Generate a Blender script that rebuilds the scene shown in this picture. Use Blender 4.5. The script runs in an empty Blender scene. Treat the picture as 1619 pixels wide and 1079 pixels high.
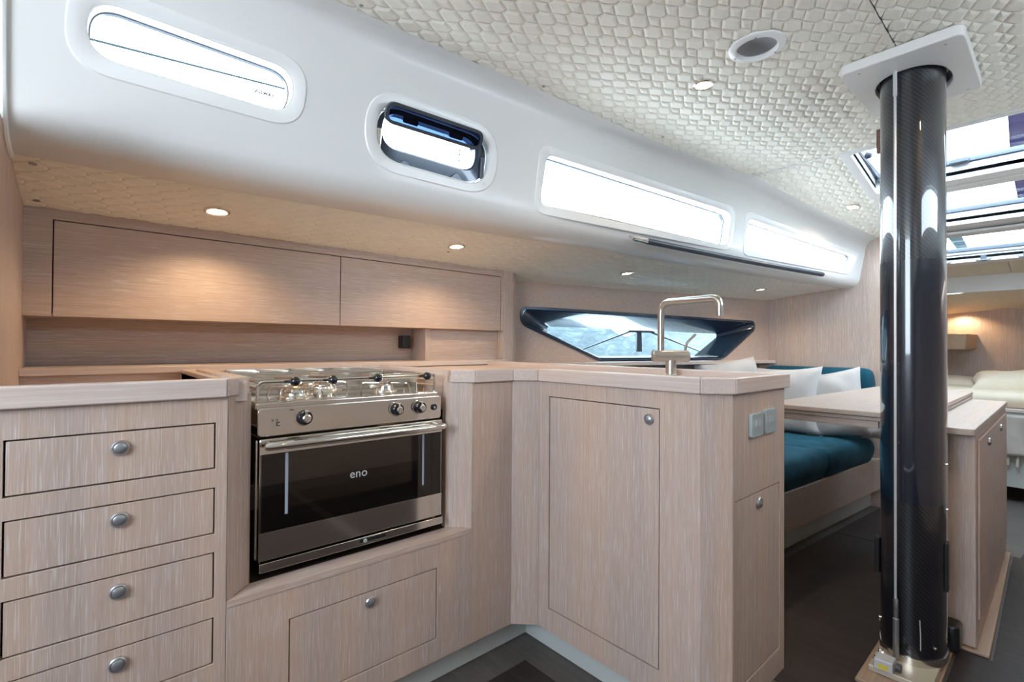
import bpy, bmesh, math, random
from math import sin, cos, pi, radians
from mathutils import Vector, Matrix
from mathutils.geometry import delaunay_2d_cdt

random.seed(7)
S = bpy.context.scene
COL = S.collection

# ------------------------------------------------------------------ camera
cam_d = bpy.data.cameras.new('camera')
cam = bpy.data.objects.new('camera', cam_d)
COL.objects.link(cam)
S.camera = cam
cam_d.sensor_width = 36.0
cam_d.lens = 775.16 / 1619 * 36.0
cam_d.clip_start = 0.02
yaw, pit, rol = [radians(a) for a in (48.54542968, 0.55422667, 0.33919978)]
F0 = Vector((cos(yaw), sin(yaw), 0)); R0 = Vector((sin(yaw), -cos(yaw), 0)); U0 = Vector((0, 0, 1))
Fv = F0 * cos(pit) + U0 * sin(pit); U2 = R0.cross(Fv)
Rv = R0 * cos(rol) + U2 * sin(rol); Uv = U2 * cos(rol) - R0 * sin(rol)
M = Matrix((Rv, Uv, -Fv)).transposed().to_4x4(); M.translation = Vector((0, 0, 1.0))
cam.matrix_world = M

# ------------------------------------------------------------------ world, sun, exposure
W = bpy.data.worlds.new('sky'); S.world = W; W.use_nodes = True
bg = W.node_tree.nodes['Background']
bg.inputs['Color'].default_value = (0.76, 0.88, 1.0, 1)
bg.inputs['Strength'].default_value = 17.0
sd = bpy.data.lights.new('sun', 'SUN'); sd.energy = 2.0; sd.angle = radians(1.5); sd.color = (1, .93, .82)
so = bpy.data.objects.new('sun', sd); COL.objects.link(so)
so.rotation_euler = Vector((-1.234, -.24, -.394 * 1.15)).to_track_quat('-Z', 'Y').to_euler()
so.location = (6, 1, 4)
S.view_settings.view_transform = 'Standard'
S.view_settings.look = 'None'
S.view_settings.gamma = 1.0
S.view_settings.use_curve_mapping = False
S.view_settings.exposure = 0.0

def portal(name, loc, direction, sx, sy):
    d = bpy.data.lights.new(name, 'AREA'); d.shape = 'RECTANGLE'; d.size = sx; d.size_y = sy
    d.cycles.is_portal = True
    o = bpy.data.objects.new(name, d); COL.objects.link(o)
    o.location = loc; o.rotation_euler = Vector(direction).to_track_quat('-Z', 'Y').to_euler()
portal('hatch_portal', (2.9, .33, 1.97), (0, 0, -1), .5, .7)
portal('hatch_portal', (3.5, .33, 1.87), (0, 0, -1), .5, .7)
portal('hatch_portal', (4.2, .33, 1.75), (0, 0, -1), .55, .7)
portal('companionway_portal', (-1.26, .325, 1.425), (1, 0, 0), .95, .95)

# ------------------------------------------------------------------ materials
MATS = {}
def newmat(name):
    m = bpy.data.materials.new(name); m.use_nodes = True; MATS[name] = m
    nt = m.node_tree; return m, nt, nt.nodes['Principled BSDF']
def simple(name, col, rough=.5, metal=0., coat=0., spec=.5):
    m, nt, p = newmat(name)
    p.inputs['Base Color'].default_value = (*col, 1); p.inputs['Roughness'].default_value = rough
    p.inputs['Metallic'].default_value = metal; p.inputs['Coat Weight'].default_value = coat
    p.inputs['Specular IOR Level'].default_value = spec
    return m
def noise(nt, vec, scale, detail=4, rough=.5, dist=0):
    n = nt.nodes.new('ShaderNodeTexNoise'); n.inputs['Scale'].default_value = scale
    n.inputs['Detail'].default_value = detail; n.inputs['Roughness'].default_value = rough
    n.inputs['Distortion'].default_value = dist
    nt.links.new(vec, n.inputs['Vector']); return n.outputs['Fac']
def mapping(nt, scale, rot=(0, 0, 0)):
    t = nt.nodes.new('ShaderNodeTexCoord'); mp = nt.nodes.new('ShaderNodeMapping')
    mp.inputs['Scale'].default_value = scale; mp.inputs['Rotation'].default_value = rot
    nt.links.new(t.outputs['Object'], mp.inputs['Vector']); return mp.outputs['Vector']
def ramp(nt, fac, stops):
    r = nt.nodes.new('ShaderNodeValToRGB'); els = r.color_ramp.elements
    while len(els) < len(stops): els.new(.5)
    for e, (p, c) in zip(els, stops): e.position = p; e.color = (*c, 1)
    nt.links.new(fac, r.inputs['Fac']); return r.outputs['Color']
def mixc(nt, fac, a, b, mode='MIX'):
    m = nt.nodes.new('ShaderNodeMix'); m.data_type = 'RGBA'; m.blend_type = mode
    for v, k in ((fac, 0), (a, 6), (b, 7)):
        if hasattr(v, 'links') or hasattr(v, 'is_output'): nt.links.new(v, m.inputs[k])
        else: m.inputs[k].default_value = v if k == 0 else (*v, 1)
    return m.outputs[2]
def bump(nt, p, h, strength, dist=.001):
    b = nt.nodes.new('ShaderNodeBump'); b.inputs['Strength'].default_value = strength
    b.inputs['Distance'].default_value = dist
    nt.links.new(h, b.inputs['Height']); nt.links.new(b.outputs['Normal'], p.inputs['Normal'])
def wood(name, axis, c1=(.45, .34, .275), c2=(.545, .435, .375), fleck=.5, rough=.42):
    m, nt, p = newmat(name)
    def sc(a, b): return tuple(b if i == axis else a for i in range(3))
    v1 = mapping(nt, sc(9, .55)); v2 = mapping(nt, sc(150, 2.2)); v3 = mapping(nt, sc(560, 13))
    broad = noise(nt, v1, 1.0, 4, .55, .6)
    fine = noise(nt, v2, 1.0, 5, .6, .3)
    pore = noise(nt, v3, 1.0, 2, .5)
    base = ramp(nt, fine, [(.28, c1), (.72, c2)])
    tint = ramp(nt, broad, [(.28, (.90, .91, .95)), (.5, (1.0, .98, .98)), (.72, (1.10, 1.0, .90))])
    c = mixc(nt, 1.0, base, tint, 'MULTIPLY')
    pr = ramp(nt, pore, [(.55, (0, 0, 0)), (.66, (fleck,) * 3)])
    c = mixc(nt, pr, c, (.70, .67, .67))
    nt.links.new(c, p.inputs['Base Color']); p.inputs['Roughness'].default_value = rough
    bump(nt, p, pore, .12, .0006)
    return m
wood('oak_z', 2); wood('oak_x', 0); wood('oak_y', 1)
wood('oak_top_x', 0, (.54, .44, .39), (.66, .56, .51), .35, .3)
wood('oak_top_y', 1, (.54, .44, .39), (.66, .56, .51), .35, .3)
wood('oak_warm', 0, (.50, .36, .25), (.62, .47, .34), .1, .4)
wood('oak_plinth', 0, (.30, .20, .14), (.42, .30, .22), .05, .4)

def gel(name, col, rough, coat=.3):
    m, nt, p = newmat(name)
    v = mapping(nt, (1, 1, 1)); n = noise(nt, v, 3, 3)
    c = ramp(nt, n, [(.3, tuple(x * .985 for x in col)), (.7, col)])
    nt.links.new(c, p.inputs['Base Color']); p.inputs['Roughness'].default_value = rough
    p.inputs['Coat Weight'].default_value = coat; p.inputs['Coat Roughness'].default_value = .15
    return m
gel('gelcoat', (.75, .745, .73), .38)
gel('white_frame', (.84, .84, .83), .3)
gel('plate_white', (.78, .77, .75), .35)
gel('toekick', (.55, .58, .56), .5, 0)
def quilt(name, col):
    m, nt, p = newmat(name)
    v = mapping(nt, (1, 1, 1)); n = noise(nt, v, 900, 2); b = noise(nt, v, 12, 3)
    c = ramp(nt, b, [(.3, tuple(x * .96 for x in col)), (.7, col)])
    nt.links.new(c, p.inputs['Base Color']); p.inputs['Roughness'].default_value = .55
    bump(nt, p, n, .08, .0004); return m
quilt('quilted_vinyl', (.88, .85, .76))
simple('vent_grey', (.30, .30, .31), .45, .3)
simple('screw_steel', (.42, .40, .38), .3, 1)
simple('hole_dark', (.015, .015, .016), .7)
simple('gap_shade', (.012, .011, .013), .8)  # near-black carcass colour, stands in for shade in the gaps around the fronts
simple('steel_polished', (.80, .77, .72), .09, 1)
simple('steel_soft', (.74, .71, .67), .22, 1)
simple('nickel', (.56, .54, .51), .28, 1)
simple('knob_silver', (.50, .50, .52), .34, .85)
simple('knob_face', (.34, .35, .37), .38, .7)
simple('black_plastic', (.012, .012, .014), .28)
simple('black_knob', (.01, .012, .016), .18, 0, .4)
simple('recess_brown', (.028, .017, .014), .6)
simple('enamel_black', (.02, .02, .02), .25)
simple('alu_white', (.62, .65, .68), .3, .3)
simple('alu_dark', (.10, .115, .14), .3, .6)
simple('frame_navy', (.022, .040, .070), .20, .2, .6)
simple('navy_leather', (.028, .035, .055), .35)
simple('socket_grey', (.42, .50, .52), .35, .3)
simple('print_grey', (.48, .48, .50), .5)
simple('print_dark', (.06, .06, .07), .5)
simple('strip_grey', (.33, .36, .44), .35)
simple('rod_white', (.60, .60, .62), .3, .4)
simple('turnbuckle', (.36, .36, .38), .35, .8)
simple('deck_plate', (.55, .50, .40), .35, .25)
simple('block_grey', (.52, .52, .55), .35)
simple('yellow_print', (.70, .58, .08), .5)
simple('brass_dark', (.16, .09, .07), .4, .5)
simple('tassel', (.66, .58, .50), .9)
simple('water_hose', (.3, .3, .3), .5)
simple('sail_dark', (.011, .009, .020), .8, spec=0)
simple('boom_grey', (.02, .03, .034), .8, spec=0)
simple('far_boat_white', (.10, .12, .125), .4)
wood('oak_table', 0, (.40, .315, .26), (.50, .41, .355), .3, .35)

def emis(name, col, st):
    m = bpy.data.materials.new(name); m.use_nodes = True; nt = m.node_tree; MATS[name] = m
    nt.nodes.remove(nt.nodes['Principled BSDF']); e = nt.nodes.new('ShaderNodeEmission')
    e.inputs['Color'].default_value = (*col, 1); e.inputs['Strength'].default_value = st
    nt.links.new(e.outputs[0], nt.nodes['Material Output'].inputs[0])
emis('lamp_warm', (1, .80, .50), 9.0)

def glass(name, tint, refl_ior=1.45, rough=0.0):
    m = bpy.data.materials.new(name); m.use_nodes = True; nt = m.node_tree; MATS[name] = m
    nt.nodes.remove(nt.nodes['Principled BSDF'])
    t = nt.nodes.new('ShaderNodeBsdfTransparent'); t.inputs[0].default_value = (*tint, 1)
    g = nt.nodes.new('ShaderNodeBsdfGlossy'); g.inputs['Roughness'].default_value = rough
    f = nt.nodes.new('ShaderNodeFresnel'); f.inputs[0].default_value = refl_ior
    x = nt.nodes.new('ShaderNodeMixShader')
    ge = nt.nodes.new('ShaderNodeNewGeometry'); iv = nt.nodes.new('ShaderNodeMath'); iv.operation = 'SUBTRACT'; iv.inputs[0].default_value = 1
    mu = nt.nodes.new('ShaderNodeMath'); mu.operation = 'MULTIPLY'
    nt.links.new(ge.outputs['Backfacing'], iv.inputs[1]); nt.links.new(iv.outputs[0], mu.inputs[0]); nt.links.new(f.outputs[0], mu.inputs[1])
    nt.links.new(mu.outputs[0], x.inputs[0]); nt.links.new(t.outputs[0], x.inputs[1]); nt.links.new(g.outputs[0], x.inputs[2])
    nt.links.new(x.outputs[0], nt.nodes['Material Output'].inputs[0])
glass('window_glass', (.93, .97, .98))
glass('hull_glass', (.80, .88, .90))
glass('smoked_acrylic', (.16, .22, .34), 1.5, .02)
glass('oven_glass', (.55, .53, .50), 1.75, .0)
glass('shade_film', (.10, .10, .14), 1.4, .2)

def floor_mat(name, a, b, rough):
    m, nt, p = newmat(name)
    v = mapping(nt, (1, 1, 1)); n = noise(nt, v, 7, 8, .7); v2 = mapping(nt, (60, 3, 1)); n2 = noise(nt, v2, 1, 4)
    mx = nt.nodes.new('ShaderNodeMath'); mx.operation = 'MULTIPLY_ADD'; mx.inputs[1].default_value = .5
    nt.links.new(n2, mx.inputs[0]); mx2 = nt.nodes.new('ShaderNodeMath'); mx2.operation = 'MULTIPLY'; mx2.inputs[1].default_value = .5
    nt.links.new(n, mx2.inputs[0]); nt.links.new(mx2.outputs[0], mx.inputs[2])
    nt.links.new(ramp(nt, mx.outputs[0], [(.35, a), (.65, b)]), p.inputs['Base Color'])
    p.inputs['Roughness'].default_value = rough; p.inputs['Specular IOR Level'].default_value = .35
    return m
floor_mat('floor_dark', (.022, .016, .015), (.042, .032, .030), .5)
floor_mat('floor_border', (.085, .075, .070), (.13, .115, .105), .5)

def fabric(name, c1, c2, scale, rough=.9, sheen=.3, bs=.25):
    m, nt, p = newmat(name)
    v = mapping(nt, (1, 1, 1)); n = noise(nt, v, scale, 5, .6); w = noise(nt, v, 1400, 2)
    nt.links.new(ramp(nt, n, [(.3, c1), (.7, c2)]), p.inputs['Base Color'])
    p.inputs['Roughness'].default_value = rough; p.inputs['Sheen Weight'].default_value = sheen
    p.inputs['Specular IOR Level'].default_value = .2
    bump(nt, p, w, bs, .0006); return m
fabric('teal_velvet', (.003, .050, .085), (.012, .105, .160), 9, .8, .04)
fabric('pillow_linen', (.50, .47, .46), (.60, .575, .57), 6)
fabric('bed_linen', (.74, .63, .48), (.80, .70, .56), 5)
fabric('throw_blanket', (.40, .35, .31), (.50, .45, .41), 10)

# carbon twill under clear coat
m, nt, p = newmat('carbon_twill')
tc = nt.nodes.new('ShaderNodeTexCoord')
sep = nt.nodes.new('ShaderNodeSeparateXYZ'); nt.links.new(tc.outputs['UV'], sep.inputs[0])
def mth(op, a, b=None, c=None):
    n = nt.nodes.new('ShaderNodeMath'); n.operation = op
    for i, v in enumerate((a, b, c)):
        if v is None: continue
        if isinstance(v, (int, float)): n.inputs[i].default_value = v
        else: nt.links.new(v, n.inputs[i])
    return n.outputs[0]
u_, v_ = sep.outputs[0], sep.outputs[1]
ci = mth('FLOOR', mth('MULTIPLY', u_, 1 / .0036)); ri = mth('FLOOR', mth('MULTIPLY', v_, 1 / .0036))
tw = mth('LESS_THAN', mth('MODULO', mth('ADD', mth('ADD', ci, ri), 4000), 4), 1.5)
nz = noise(nt, tc.outputs['UV'], 12, 3)
basec = ramp(nt, tw, [(0, (.003, .004, .008)), (1, (.017, .018, .024))])
nt.links.new(basec, p.inputs['Base Color'])
p.inputs['Roughness'].default_value = .38; p.inputs['Metallic'].default_value = .35
p.inputs['Coat Weight'].default_value = 1; p.inputs['Coat Roughness'].default_value = .035; p.inputs['Coat IOR'].default_value = 1.6
simple('carbon_smooth', (.006, .010, .020), .25, 0, 1.0)
MATS['carbon_smooth'].node_tree.nodes['Principled BSDF'].inputs['Coat Roughness'].default_value = .04

m, nt, p = newmat('sea_water')
v = mapping(nt, (1, 1, 1)); n = noise(nt, v, 1.2, 8, .7, 1.5)
nt.links.new(ramp(nt, n, [(.35, (.012, .022, .028)), (.6, (.035, .055, .065)), (.72, (.12, .14, .15))]), p.inputs['Base Color'])
p.inputs['Roughness'].default_value = .35
m, nt, p = newmat('far_shore')
v = mapping(nt, (.5, 1, 1.6)); n = noise(nt, v, .9, 8, .7, 1.2)
nt.links.new(ramp(nt, n, [(.38, (.018, .030, .036)), (.52, (.045, .062, .070)), (.66, (.11, .125, .125))]), p.inputs['Base Color'])

# ------------------------------------------------------------------ building helpers
ORG = {}
def tag(o, label=None, cat=None, group=None, kind=None):
    if label: o['label'] = label
    if cat: o['category'] = cat
    if group: o['group'] = group
    if kind: o['kind'] = kind
    return o
def thing(name, loc, label=None, cat=None, group=None, kind=None):
    o = bpy.data.objects.new(name, None); COL.objects.link(o); o.location = loc
    o.empty_display_size = .05
    ORG[o.name] = Vector(loc); return tag(o, label, cat, group, kind)
def mesh(name, bm, mat, parent=None, smooth=35, bevel=0, seg=2, origin=None, label=None, subsurf=0):
    """bm is in world coordinates; becomes one object, optionally under a parent"""
    bm.normal_update()
    if parent is not None: org = ORG[parent.name]
    else:
        if origin is None:
            xs = [v.co for v in bm.verts]
            origin = Vector(((min(c.x for c in xs) + max(c.x for c in xs)) / 2, (min(c.y for c in xs) + max(c.y for c in xs)) / 2, min(c.z for c in xs)))
        org = Vector(origin)
    bmesh.ops.translate(bm, verts=bm.verts, vec=-org)
    me = bpy.data.meshes.new(name); bm.to_mesh(me); bm.free()
    mats = mat if isinstance(mat, (list, tuple)) else [mat]
    for k in mats: me.materials.append(MATS[k])
    if smooth:
        for pl in me.polygons: pl.use_smooth = True
        try: me.set_sharp_from_angle(angle=radians(smooth))
        except Exception: pass
    o = bpy.data.objects.new(name, me); COL.objects.link(o)
    if parent is not None: o.parent = parent
    else: o.location = org
    ORG[o.name] = org
    if bevel:
        b = o.modifiers.new('bevel', 'BEVEL'); b.width = bevel; b.segments = seg; b.limit_method = 'ANGLE'; b.angle_limit = radians(40)
        b.harden_normals = True
    if subsurf:
        s = o.modifiers.new('subsurf', 'SUBSURF'); s.levels = subsurf; s.render_levels = subsurf
    if label: o['label'] = label
    return o
def struct(name, bm, mat, parent=None, **k):
    o = mesh(name, bm, mat, parent, **k)
    if parent is None: o['kind'] = 'structure'
    return o
def BM(): return bmesh.new()
def box(bm, x0, x1, y0, y1, z0, z1):
    vs = [bm.verts.new((x, y, z)) for x in (x0, x1) for y in (y0, y1) for z in (z0, z1)]
    for f in ((0, 1, 3, 2), (4, 6, 7, 5), (0, 4, 5, 1), (2, 3, 7, 6), (0, 2, 6, 4), (1, 5, 7, 3)):
        bm.faces.new([vs[i] for i in f])
    return bm
def Box(*a): return box(BM(), *a)
def prism(bm, loop, vec):
    """closed 3d loop extruded by vec"""
    vec = Vector(vec); a = [bm.verts.new(p) for p in loop]; b = [bm.verts.new(Vector(p) + vec) for p in loop]
    n = len(a); bm.faces.new(a[::-1]); bm.faces.new(b)
    for i in range(n): bm.faces.new((a[i], a[(i + 1) % n], b[(i + 1) % n], b[i]))
    bmesh.ops.recalc_face_normals(bm, faces=bm.faces)
    return bm
def slab(pts, z0, z1, bm=None):
    return prism(bm or BM(), [(x, y, z0) for x, y in pts], (0, 0, z1 - z0))
def frame_of(d):
    d = Vector(d).normalized(); a = Vector((0, 0, 1)) if abs(d.z) < .9 else Vector((1, 0, 0))
    u = d.cross(a).normalized(); return u, d.cross(u).normalized()
def lathe(bm, c, axis, prof, n=24, cap=True):
    """profile [(radius, height)] along axis from c"""
    c = Vector(c); d = Vector(axis).normalized(); u, v = frame_of(d); rings = []
    for r, h in prof:
        rings.append([bm.verts.new(c + d * h + (u * cos(2 * pi * i / n) + v * sin(2 * pi * i / n)) * max(r, 1e-5)) for i in range(n)])
    for a, b in zip(rings, rings[1:]):
        for i in range(n): bm.faces.new((a[i], a[(i + 1) % n], b[(i + 1) % n], b[i]))
    if cap:
        bm.faces.new(rings[0][::-1]); bm.faces.new(rings[-1])
    bmesh.ops.recalc_face_normals(bm, faces=bm.faces)
    return bm
def cyl(bm, p0, p1, r, n=20, r1=None):
    p0 = Vector(p0); p1 = Vector(p1); d = p1 - p0
    return lathe(bm, p0, d, [(r, 0), (r if r1 is None else r1, d.length)], n)
def tube(bm, pts, r, n=12, closed=False):
    pts = [Vector(p) for p in pts]; rings = []; N = len(pts); prev = None
    for i, p in enumerate(pts):
        if closed: t = pts[(i + 1) % N] - pts[i - 1]
        else: t = pts[min(i + 1, N - 1)] - pts[max(i - 1, 0)]
        t.normalize()
        if prev is None: u, v = frame_of(t)
        else:
            u = (prev - t * prev.dot(t)).normalized(); v = t.cross(u)
        prev = u
        rr = r[i] if isinstance(r, (list, tuple)) else r
        rings.append([bm.verts.new(p + (u * cos(2 * pi * k / n) + v * sin(2 * pi * k / n)) * rr) for k in range(n)])
    for i in range(N if closed else N - 1):
        a = rings[i]; b = rings[(i + 1) % N]
        for k in range(n): bm.faces.new((a[k], a[(k + 1) % n], b[(k + 1) % n], b[k]))
    if not closed: bm.faces.new(rings[0][::-1]); bm.faces.new(rings[-1])
    bmesh.ops.recalc_face_normals(bm, faces=bm.faces)
    return bm
def fillet(pts, r, seg=6):
    """round the inner corners of a 3d polyline"""
    pts = [Vector(p) for p in pts]; out = [pts[0]]
    for a, b, c in zip(pts, pts[1:], pts[2:]):
        d1 = (a - b); d2 = (c - b); k = min(r, d1.length * .49, d2.length * .49)
        s = b + d1.normalized() * k; e = b + d2.normalized() * k
        for i in range(seg + 1):
            t = i / seg; out.append(s * (1 - t) ** 2 + b * 2 * t * (1 - t) + e * t * t)
    out.append(pts[-1]); return out
def round_loop(pts, r, seg=6):
    """rounded closed 2d polygon; r may be a list"""
    n = len(pts); out = []
    for i in range(n):
        a, b, c = Vector(pts[i - 1]), Vector(pts[i]), Vector(pts[(i + 1) % n])
        rr = r[i] if isinstance(r, (list, tuple)) else r
        d1 = a - b; d2 = c - b; k = min(rr, d1.length * .499, d2.length * .499)
        s = b + d1.normalized() * k; e = b + d2.normalized() * k
        for j in range(seg + 1):
            t = j / seg; out.append(tuple(s * (1 - t) ** 2 + b * 2 * t * (1 - t) + e * t * t))
    return out
def panel_holes(bm, P, U, V, N, u0, u1, v0, v1, holes, th):
    """rectangular board with rectangular holes: P + U*u + V*v, thickness th along -N"""
    P, U, V, N = Vector(P), Vector(U), Vector(V), Vector(N)
    us = sorted({u0, u1, *[h[0] for h in holes], *[h[1] for h in holes]}); vs = sorted({v0, v1, *[h[2] for h in holes], *[h[3] for h in holes]})
    us = [u for u in us if u0 <= u <= u1]; vs = [v for v in vs if v0 <= v <= v1]
    def solid(i, j):
        if not (0 <= i < len(us) - 1 and 0 <= j < len(vs) - 1): return False
        cu = (us[i] + us[i + 1]) / 2; cv = (vs[j] + vs[j + 1]) / 2
        return not any(h[0] < cu < h[1] and h[2] < cv < h[3] for h in holes)
    fv = {}; bv = {}
    def gv(d, i, j, off):
        if (i, j) not in d: d[(i, j)] = bm.verts.new(P + U * us[i] + V * vs[j] - N * off)
        return d[(i, j)]
    for i in range(len(us) - 1):
        for j in range(len(vs) - 1):
            if not solid(i, j): continue
            f = [gv(fv, *q, 0) for q in ((i, j), (i + 1, j), (i + 1, j + 1), (i, j + 1))]
            b = [gv(bv, *q, th) for q in ((i, j), (i + 1, j), (i + 1, j + 1), (i, j + 1))]
            bm.faces.new(f); bm.faces.new(b[::-1])
            for (di, dj), (q, w) in zip(((0, -1), (1, 0), (0, 1), (-1, 0)), ((0, 1), (1, 2), (2, 3), (3, 0))):
                if not solid(i + di, j + dj): bm.faces.new((f[w], f[q], b[q], b[w]))
    bmesh.ops.recalc_face_normals(bm, faces=bm.faces)
    return bm
def text_mesh(name, txt, size, mat, parent, P, U, V, depth=.0004, shear=0, spacing=1.0, mirror=False, bold=0):
    """flat lettering; P lower-left, U reading direction, V up"""
    cu = bpy.data.curves.new('t', 'FONT'); cu.body = txt; cu.size = size; cu.extrude = depth; cu.shear = shear; cu.space_character = spacing; cu.offset = bold
    to = bpy.data.objects.new('t', cu); COL.objects.link(to)
    bpy.context.view_layer.update()
    me = bpy.data.meshes.new_from_object(to.evaluated_get(bpy.context.evaluated_depsgraph_get()))
    bpy.data.objects.remove(to); bpy.data.curves.remove(cu)
    bm = BM(); bm.from_mesh(me); bpy.data.meshes.remove(me)
    P, U, V = Vector(P), Vector(U).normalized(), Vector(V).normalized(); N = U.cross(V)
    mx = max(v.co.x for v in bm.verts)
    for v in bm.verts:
        x = mx - v.co.x if mirror else v.co.x
        v.co = P + U * x + V * v.co.y + N * (-v.co.z if mirror else v.co.z)
    bmesh.ops.recalc_face_normals(bm, faces=bm.faces)
    return mesh(name, bm, mat, parent, smooth=0)
def pip(x, y, poly):
    c = False; n = len(poly)
    for i in range(n):
        x1, y1 = poly[i][:2]; x2, y2 = poly[i - 1][:2]
        if (y1 > y) != (y2 > y) and x < (x2 - x1) * (y - y1) / (y2 - y1) + x1: c = not c
    return c
def cdt_surface(outer, holes, f, step, nrm=None, inner_pts=True):
    """triangulate an outline with holes in parameter space and map it with f"""
    vs = []; es = []
    def loop(l):
        s = len(vs); vs.extend([Vector(p) for p in l])
        es.extend([(s + i, s + (i + 1) % len(l)) for i in range(len(l))])
    loop(outer)
    for h in holes: loop(h)
    if inner_pts:
        xs = [p[0] for p in outer]; ys = [p[1] for p in outer]
        nx = max(1, int((max(xs) - min(xs)) / step[0])); ny = max(1, int((max(ys) - min(ys)) / step[1]))
        bnd = [p for l in [outer] + holes for p in l]
        for i in range(1, nx):
            for j in range(1, ny):
                x = min(xs) + (max(xs) - min(xs)) * i / nx; y = min(ys) + (max(ys) - min(ys)) * j / ny
                if not pip(x, y, outer) or any(pip(x, y, h) for h in holes): continue
                if min((x - b[0]) ** 2 + (y - b[1]) ** 2 for b in bnd) < (min(step) * .35) ** 2: continue
                vs.append(Vector((x, y)))
    r = delaunay_2d_cdt(vs, es, [], 0, 1e-6)
    bm = BM(); nv = [bm.verts.new(f(v.x, v.y)) for v in r[0]]
    for t in r[2]:
        cx = sum(r[0][i].x for i in t) / len(t); cy = sum(r[0][i].y for i in t) / len(t)
        if pip(cx, cy, outer) and not any(pip(cx, cy, h) for h in holes):
            try: bm.faces.new([nv[i] for i in t])
            except ValueError: pass
    for v in [v for v in bm.verts if not v.link_faces]: bm.verts.remove(v)
    return bm

# ------------------------------------------------------------------ curved coachroof side and soffit
def zs(x, y): return 1.388 + .11 * (1.92 - y) - max(0, x - 1.66) * .0425
BX = [-1.4, -.3, -.12, .26, .62, .975, 1.43, 2.5, 3.8, 4.4]; BY = [1.50, 1.56, 1.56, 1.54, 1.516, 1.492, 1.45, 1.268, .992, .86]
TX = [-1.4, -.12, .5, .81, 1.34, 2.08, 2.65, 3.18, 3.8, 4.4]; TY = [1.26, 1.268, 1.254, 1.24, 1.21, 1.165, 1.079, .954, .79, .63]
def cub(xs, ys, x):
    n = len(xs); i = 0
    while i < n - 2 and x > xs[i + 1]: i += 1
    def m_(j):
        if j == 0: return (ys[1] - ys[0]) / (xs[1] - xs[0])
        if j == n - 1: return (ys[-1] - ys[-2]) / (xs[-1] - xs[-2])
        return (ys[j + 1] - ys[j - 1]) / (xs[j + 1] - xs[j - 1])
    h = xs[i + 1] - xs[i]; t = (x - xs[i]) / h
    return (2 * t ** 3 - 3 * t * t + 1) * ys[i] + (t ** 3 - 2 * t * t + t) * h * m_(i) + (-2 * t ** 3 + 3 * t * t) * ys[i + 1] + (t ** 3 - t * t) * h * m_(i + 1)
def zt(x): return 1.9 - max(0, x - 2.66) * .173
UW = .34        # height of the flat part in metres of parameter
def prof(x):
    yb = cub(BX, BY, x); yt = cub(TX, TY, x); zb = zs(x, yb); z1 = zt(x)
    k = 1 - .35 * min(1, max(0, (x - 1) / 2.8))
    a = (yb - .165 * k, zb + .09); b = (yt + .065, z1 - .05)
    pts = [(-.265, (yb + .01, zb + .004)), (-.25, (yb, zb - .006)), (-.18, (yb - .06 * k, zb - .008)), (-.12, (yb - .115 * k, zb + .004)), (-.06, (yb - .152 * k, zb + .036)), (0, a)]
    pts += [(UW * q, (a[0] + (b[0] - a[0]) * q, a[1] + (b[1] - a[1]) * q)) for q in (.33, .66, 1)]
    pts += [(UW + .035, (yt + .045, z1 - .018)), (UW + .085, (yt, z1 - .006))]
    return pts
_pc = {}
def sp(x, w):
    """point on the coachroof side: x along the boat, w up the panel"""
    k = round(x, 4)
    if k not in _pc: _pc[k] = prof(k)
    pts = _pc[k]
    ws = [p[0] for p in pts]
    y = cub(ws, [p[1][0] for p in pts], w); z = cub(ws, [p[1][1] for p in pts], w)
    return Vector((x, y, z))
def sn(x, w):
    e = .004
    a = sp(x + e, w) - sp(x - e, w); b = sp(x, min(w + e, UW + .085)) - sp(x, max(w - e, -.265))
    n = a.cross(b).normalized()
    return n if n.y < 0 or (abs(n.y) < .3 and n.z < 0) else -n      # into the cabin
def spo(off): return lambda x, w: sp(x, w) + sn(x, w) * off
def mir(f): 
    def g(x, w):
        p = f(x, w); return Vector((p.x, .66 - p.y, p.z))
    return g
def pill(x0, x1, w0, w1, r=None, seg=10, shear=0):
    r = r if r else (w1 - w0) / 2
    return round_loop([(x0, w0), (x1, w0), (x1 + shear, w1), (x0 + shear, w1)], r, seg)
U_ = UW
PORTS = [   # opening loop, flange loop, depth
    (round_loop([(.005, .29 * U_), (.41, .26 * U_), (.418, .60 * U_), (.008, .63 * U_)], .058, 12), round_loop([(-.03, .19 * U_), (.44, .165 * U_), (.45, .69 * U_), (-.022, .73 * U_)], .08, 12)),
    (round_loop([(.645, .10 * U_), (1.045, .06 * U_), (1.055, .58 * U_), (.65, .61 * U_)], .1, 14), round_loop([(.612, .0), (1.075, -.03 * U_), (1.088, .68 * U_), (.615, .70 * U_)], .14, 14)),
    (round_loop([(1.29, .015 * U_), (2.46, -.005 * U_), (2.535, .555 * U_), (1.31, .60 * U_)], [.035, .04, .06, .035], 8), round_loop([(1.262, -.09 * U_), (2.49, -.07 * U_), (2.575, .66 * U_), (1.275, .69 * U_)], [.06, .06, .08, .05], 8)),
    (round_loop([(2.61, .0), (3.66, .0), (3.72, .55 * U_), (2.67, .53 * U_)], [.03, .05, .05, .05], 8), round_loop([(2.585, -.09 * U_), (3.67, -.09 * U_), (3.745, .66 * U_), (2.65, .65 * U_)], [.05, .05, .05, .06], 8)),
]
def smooth_param_normals(o): pass
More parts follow.
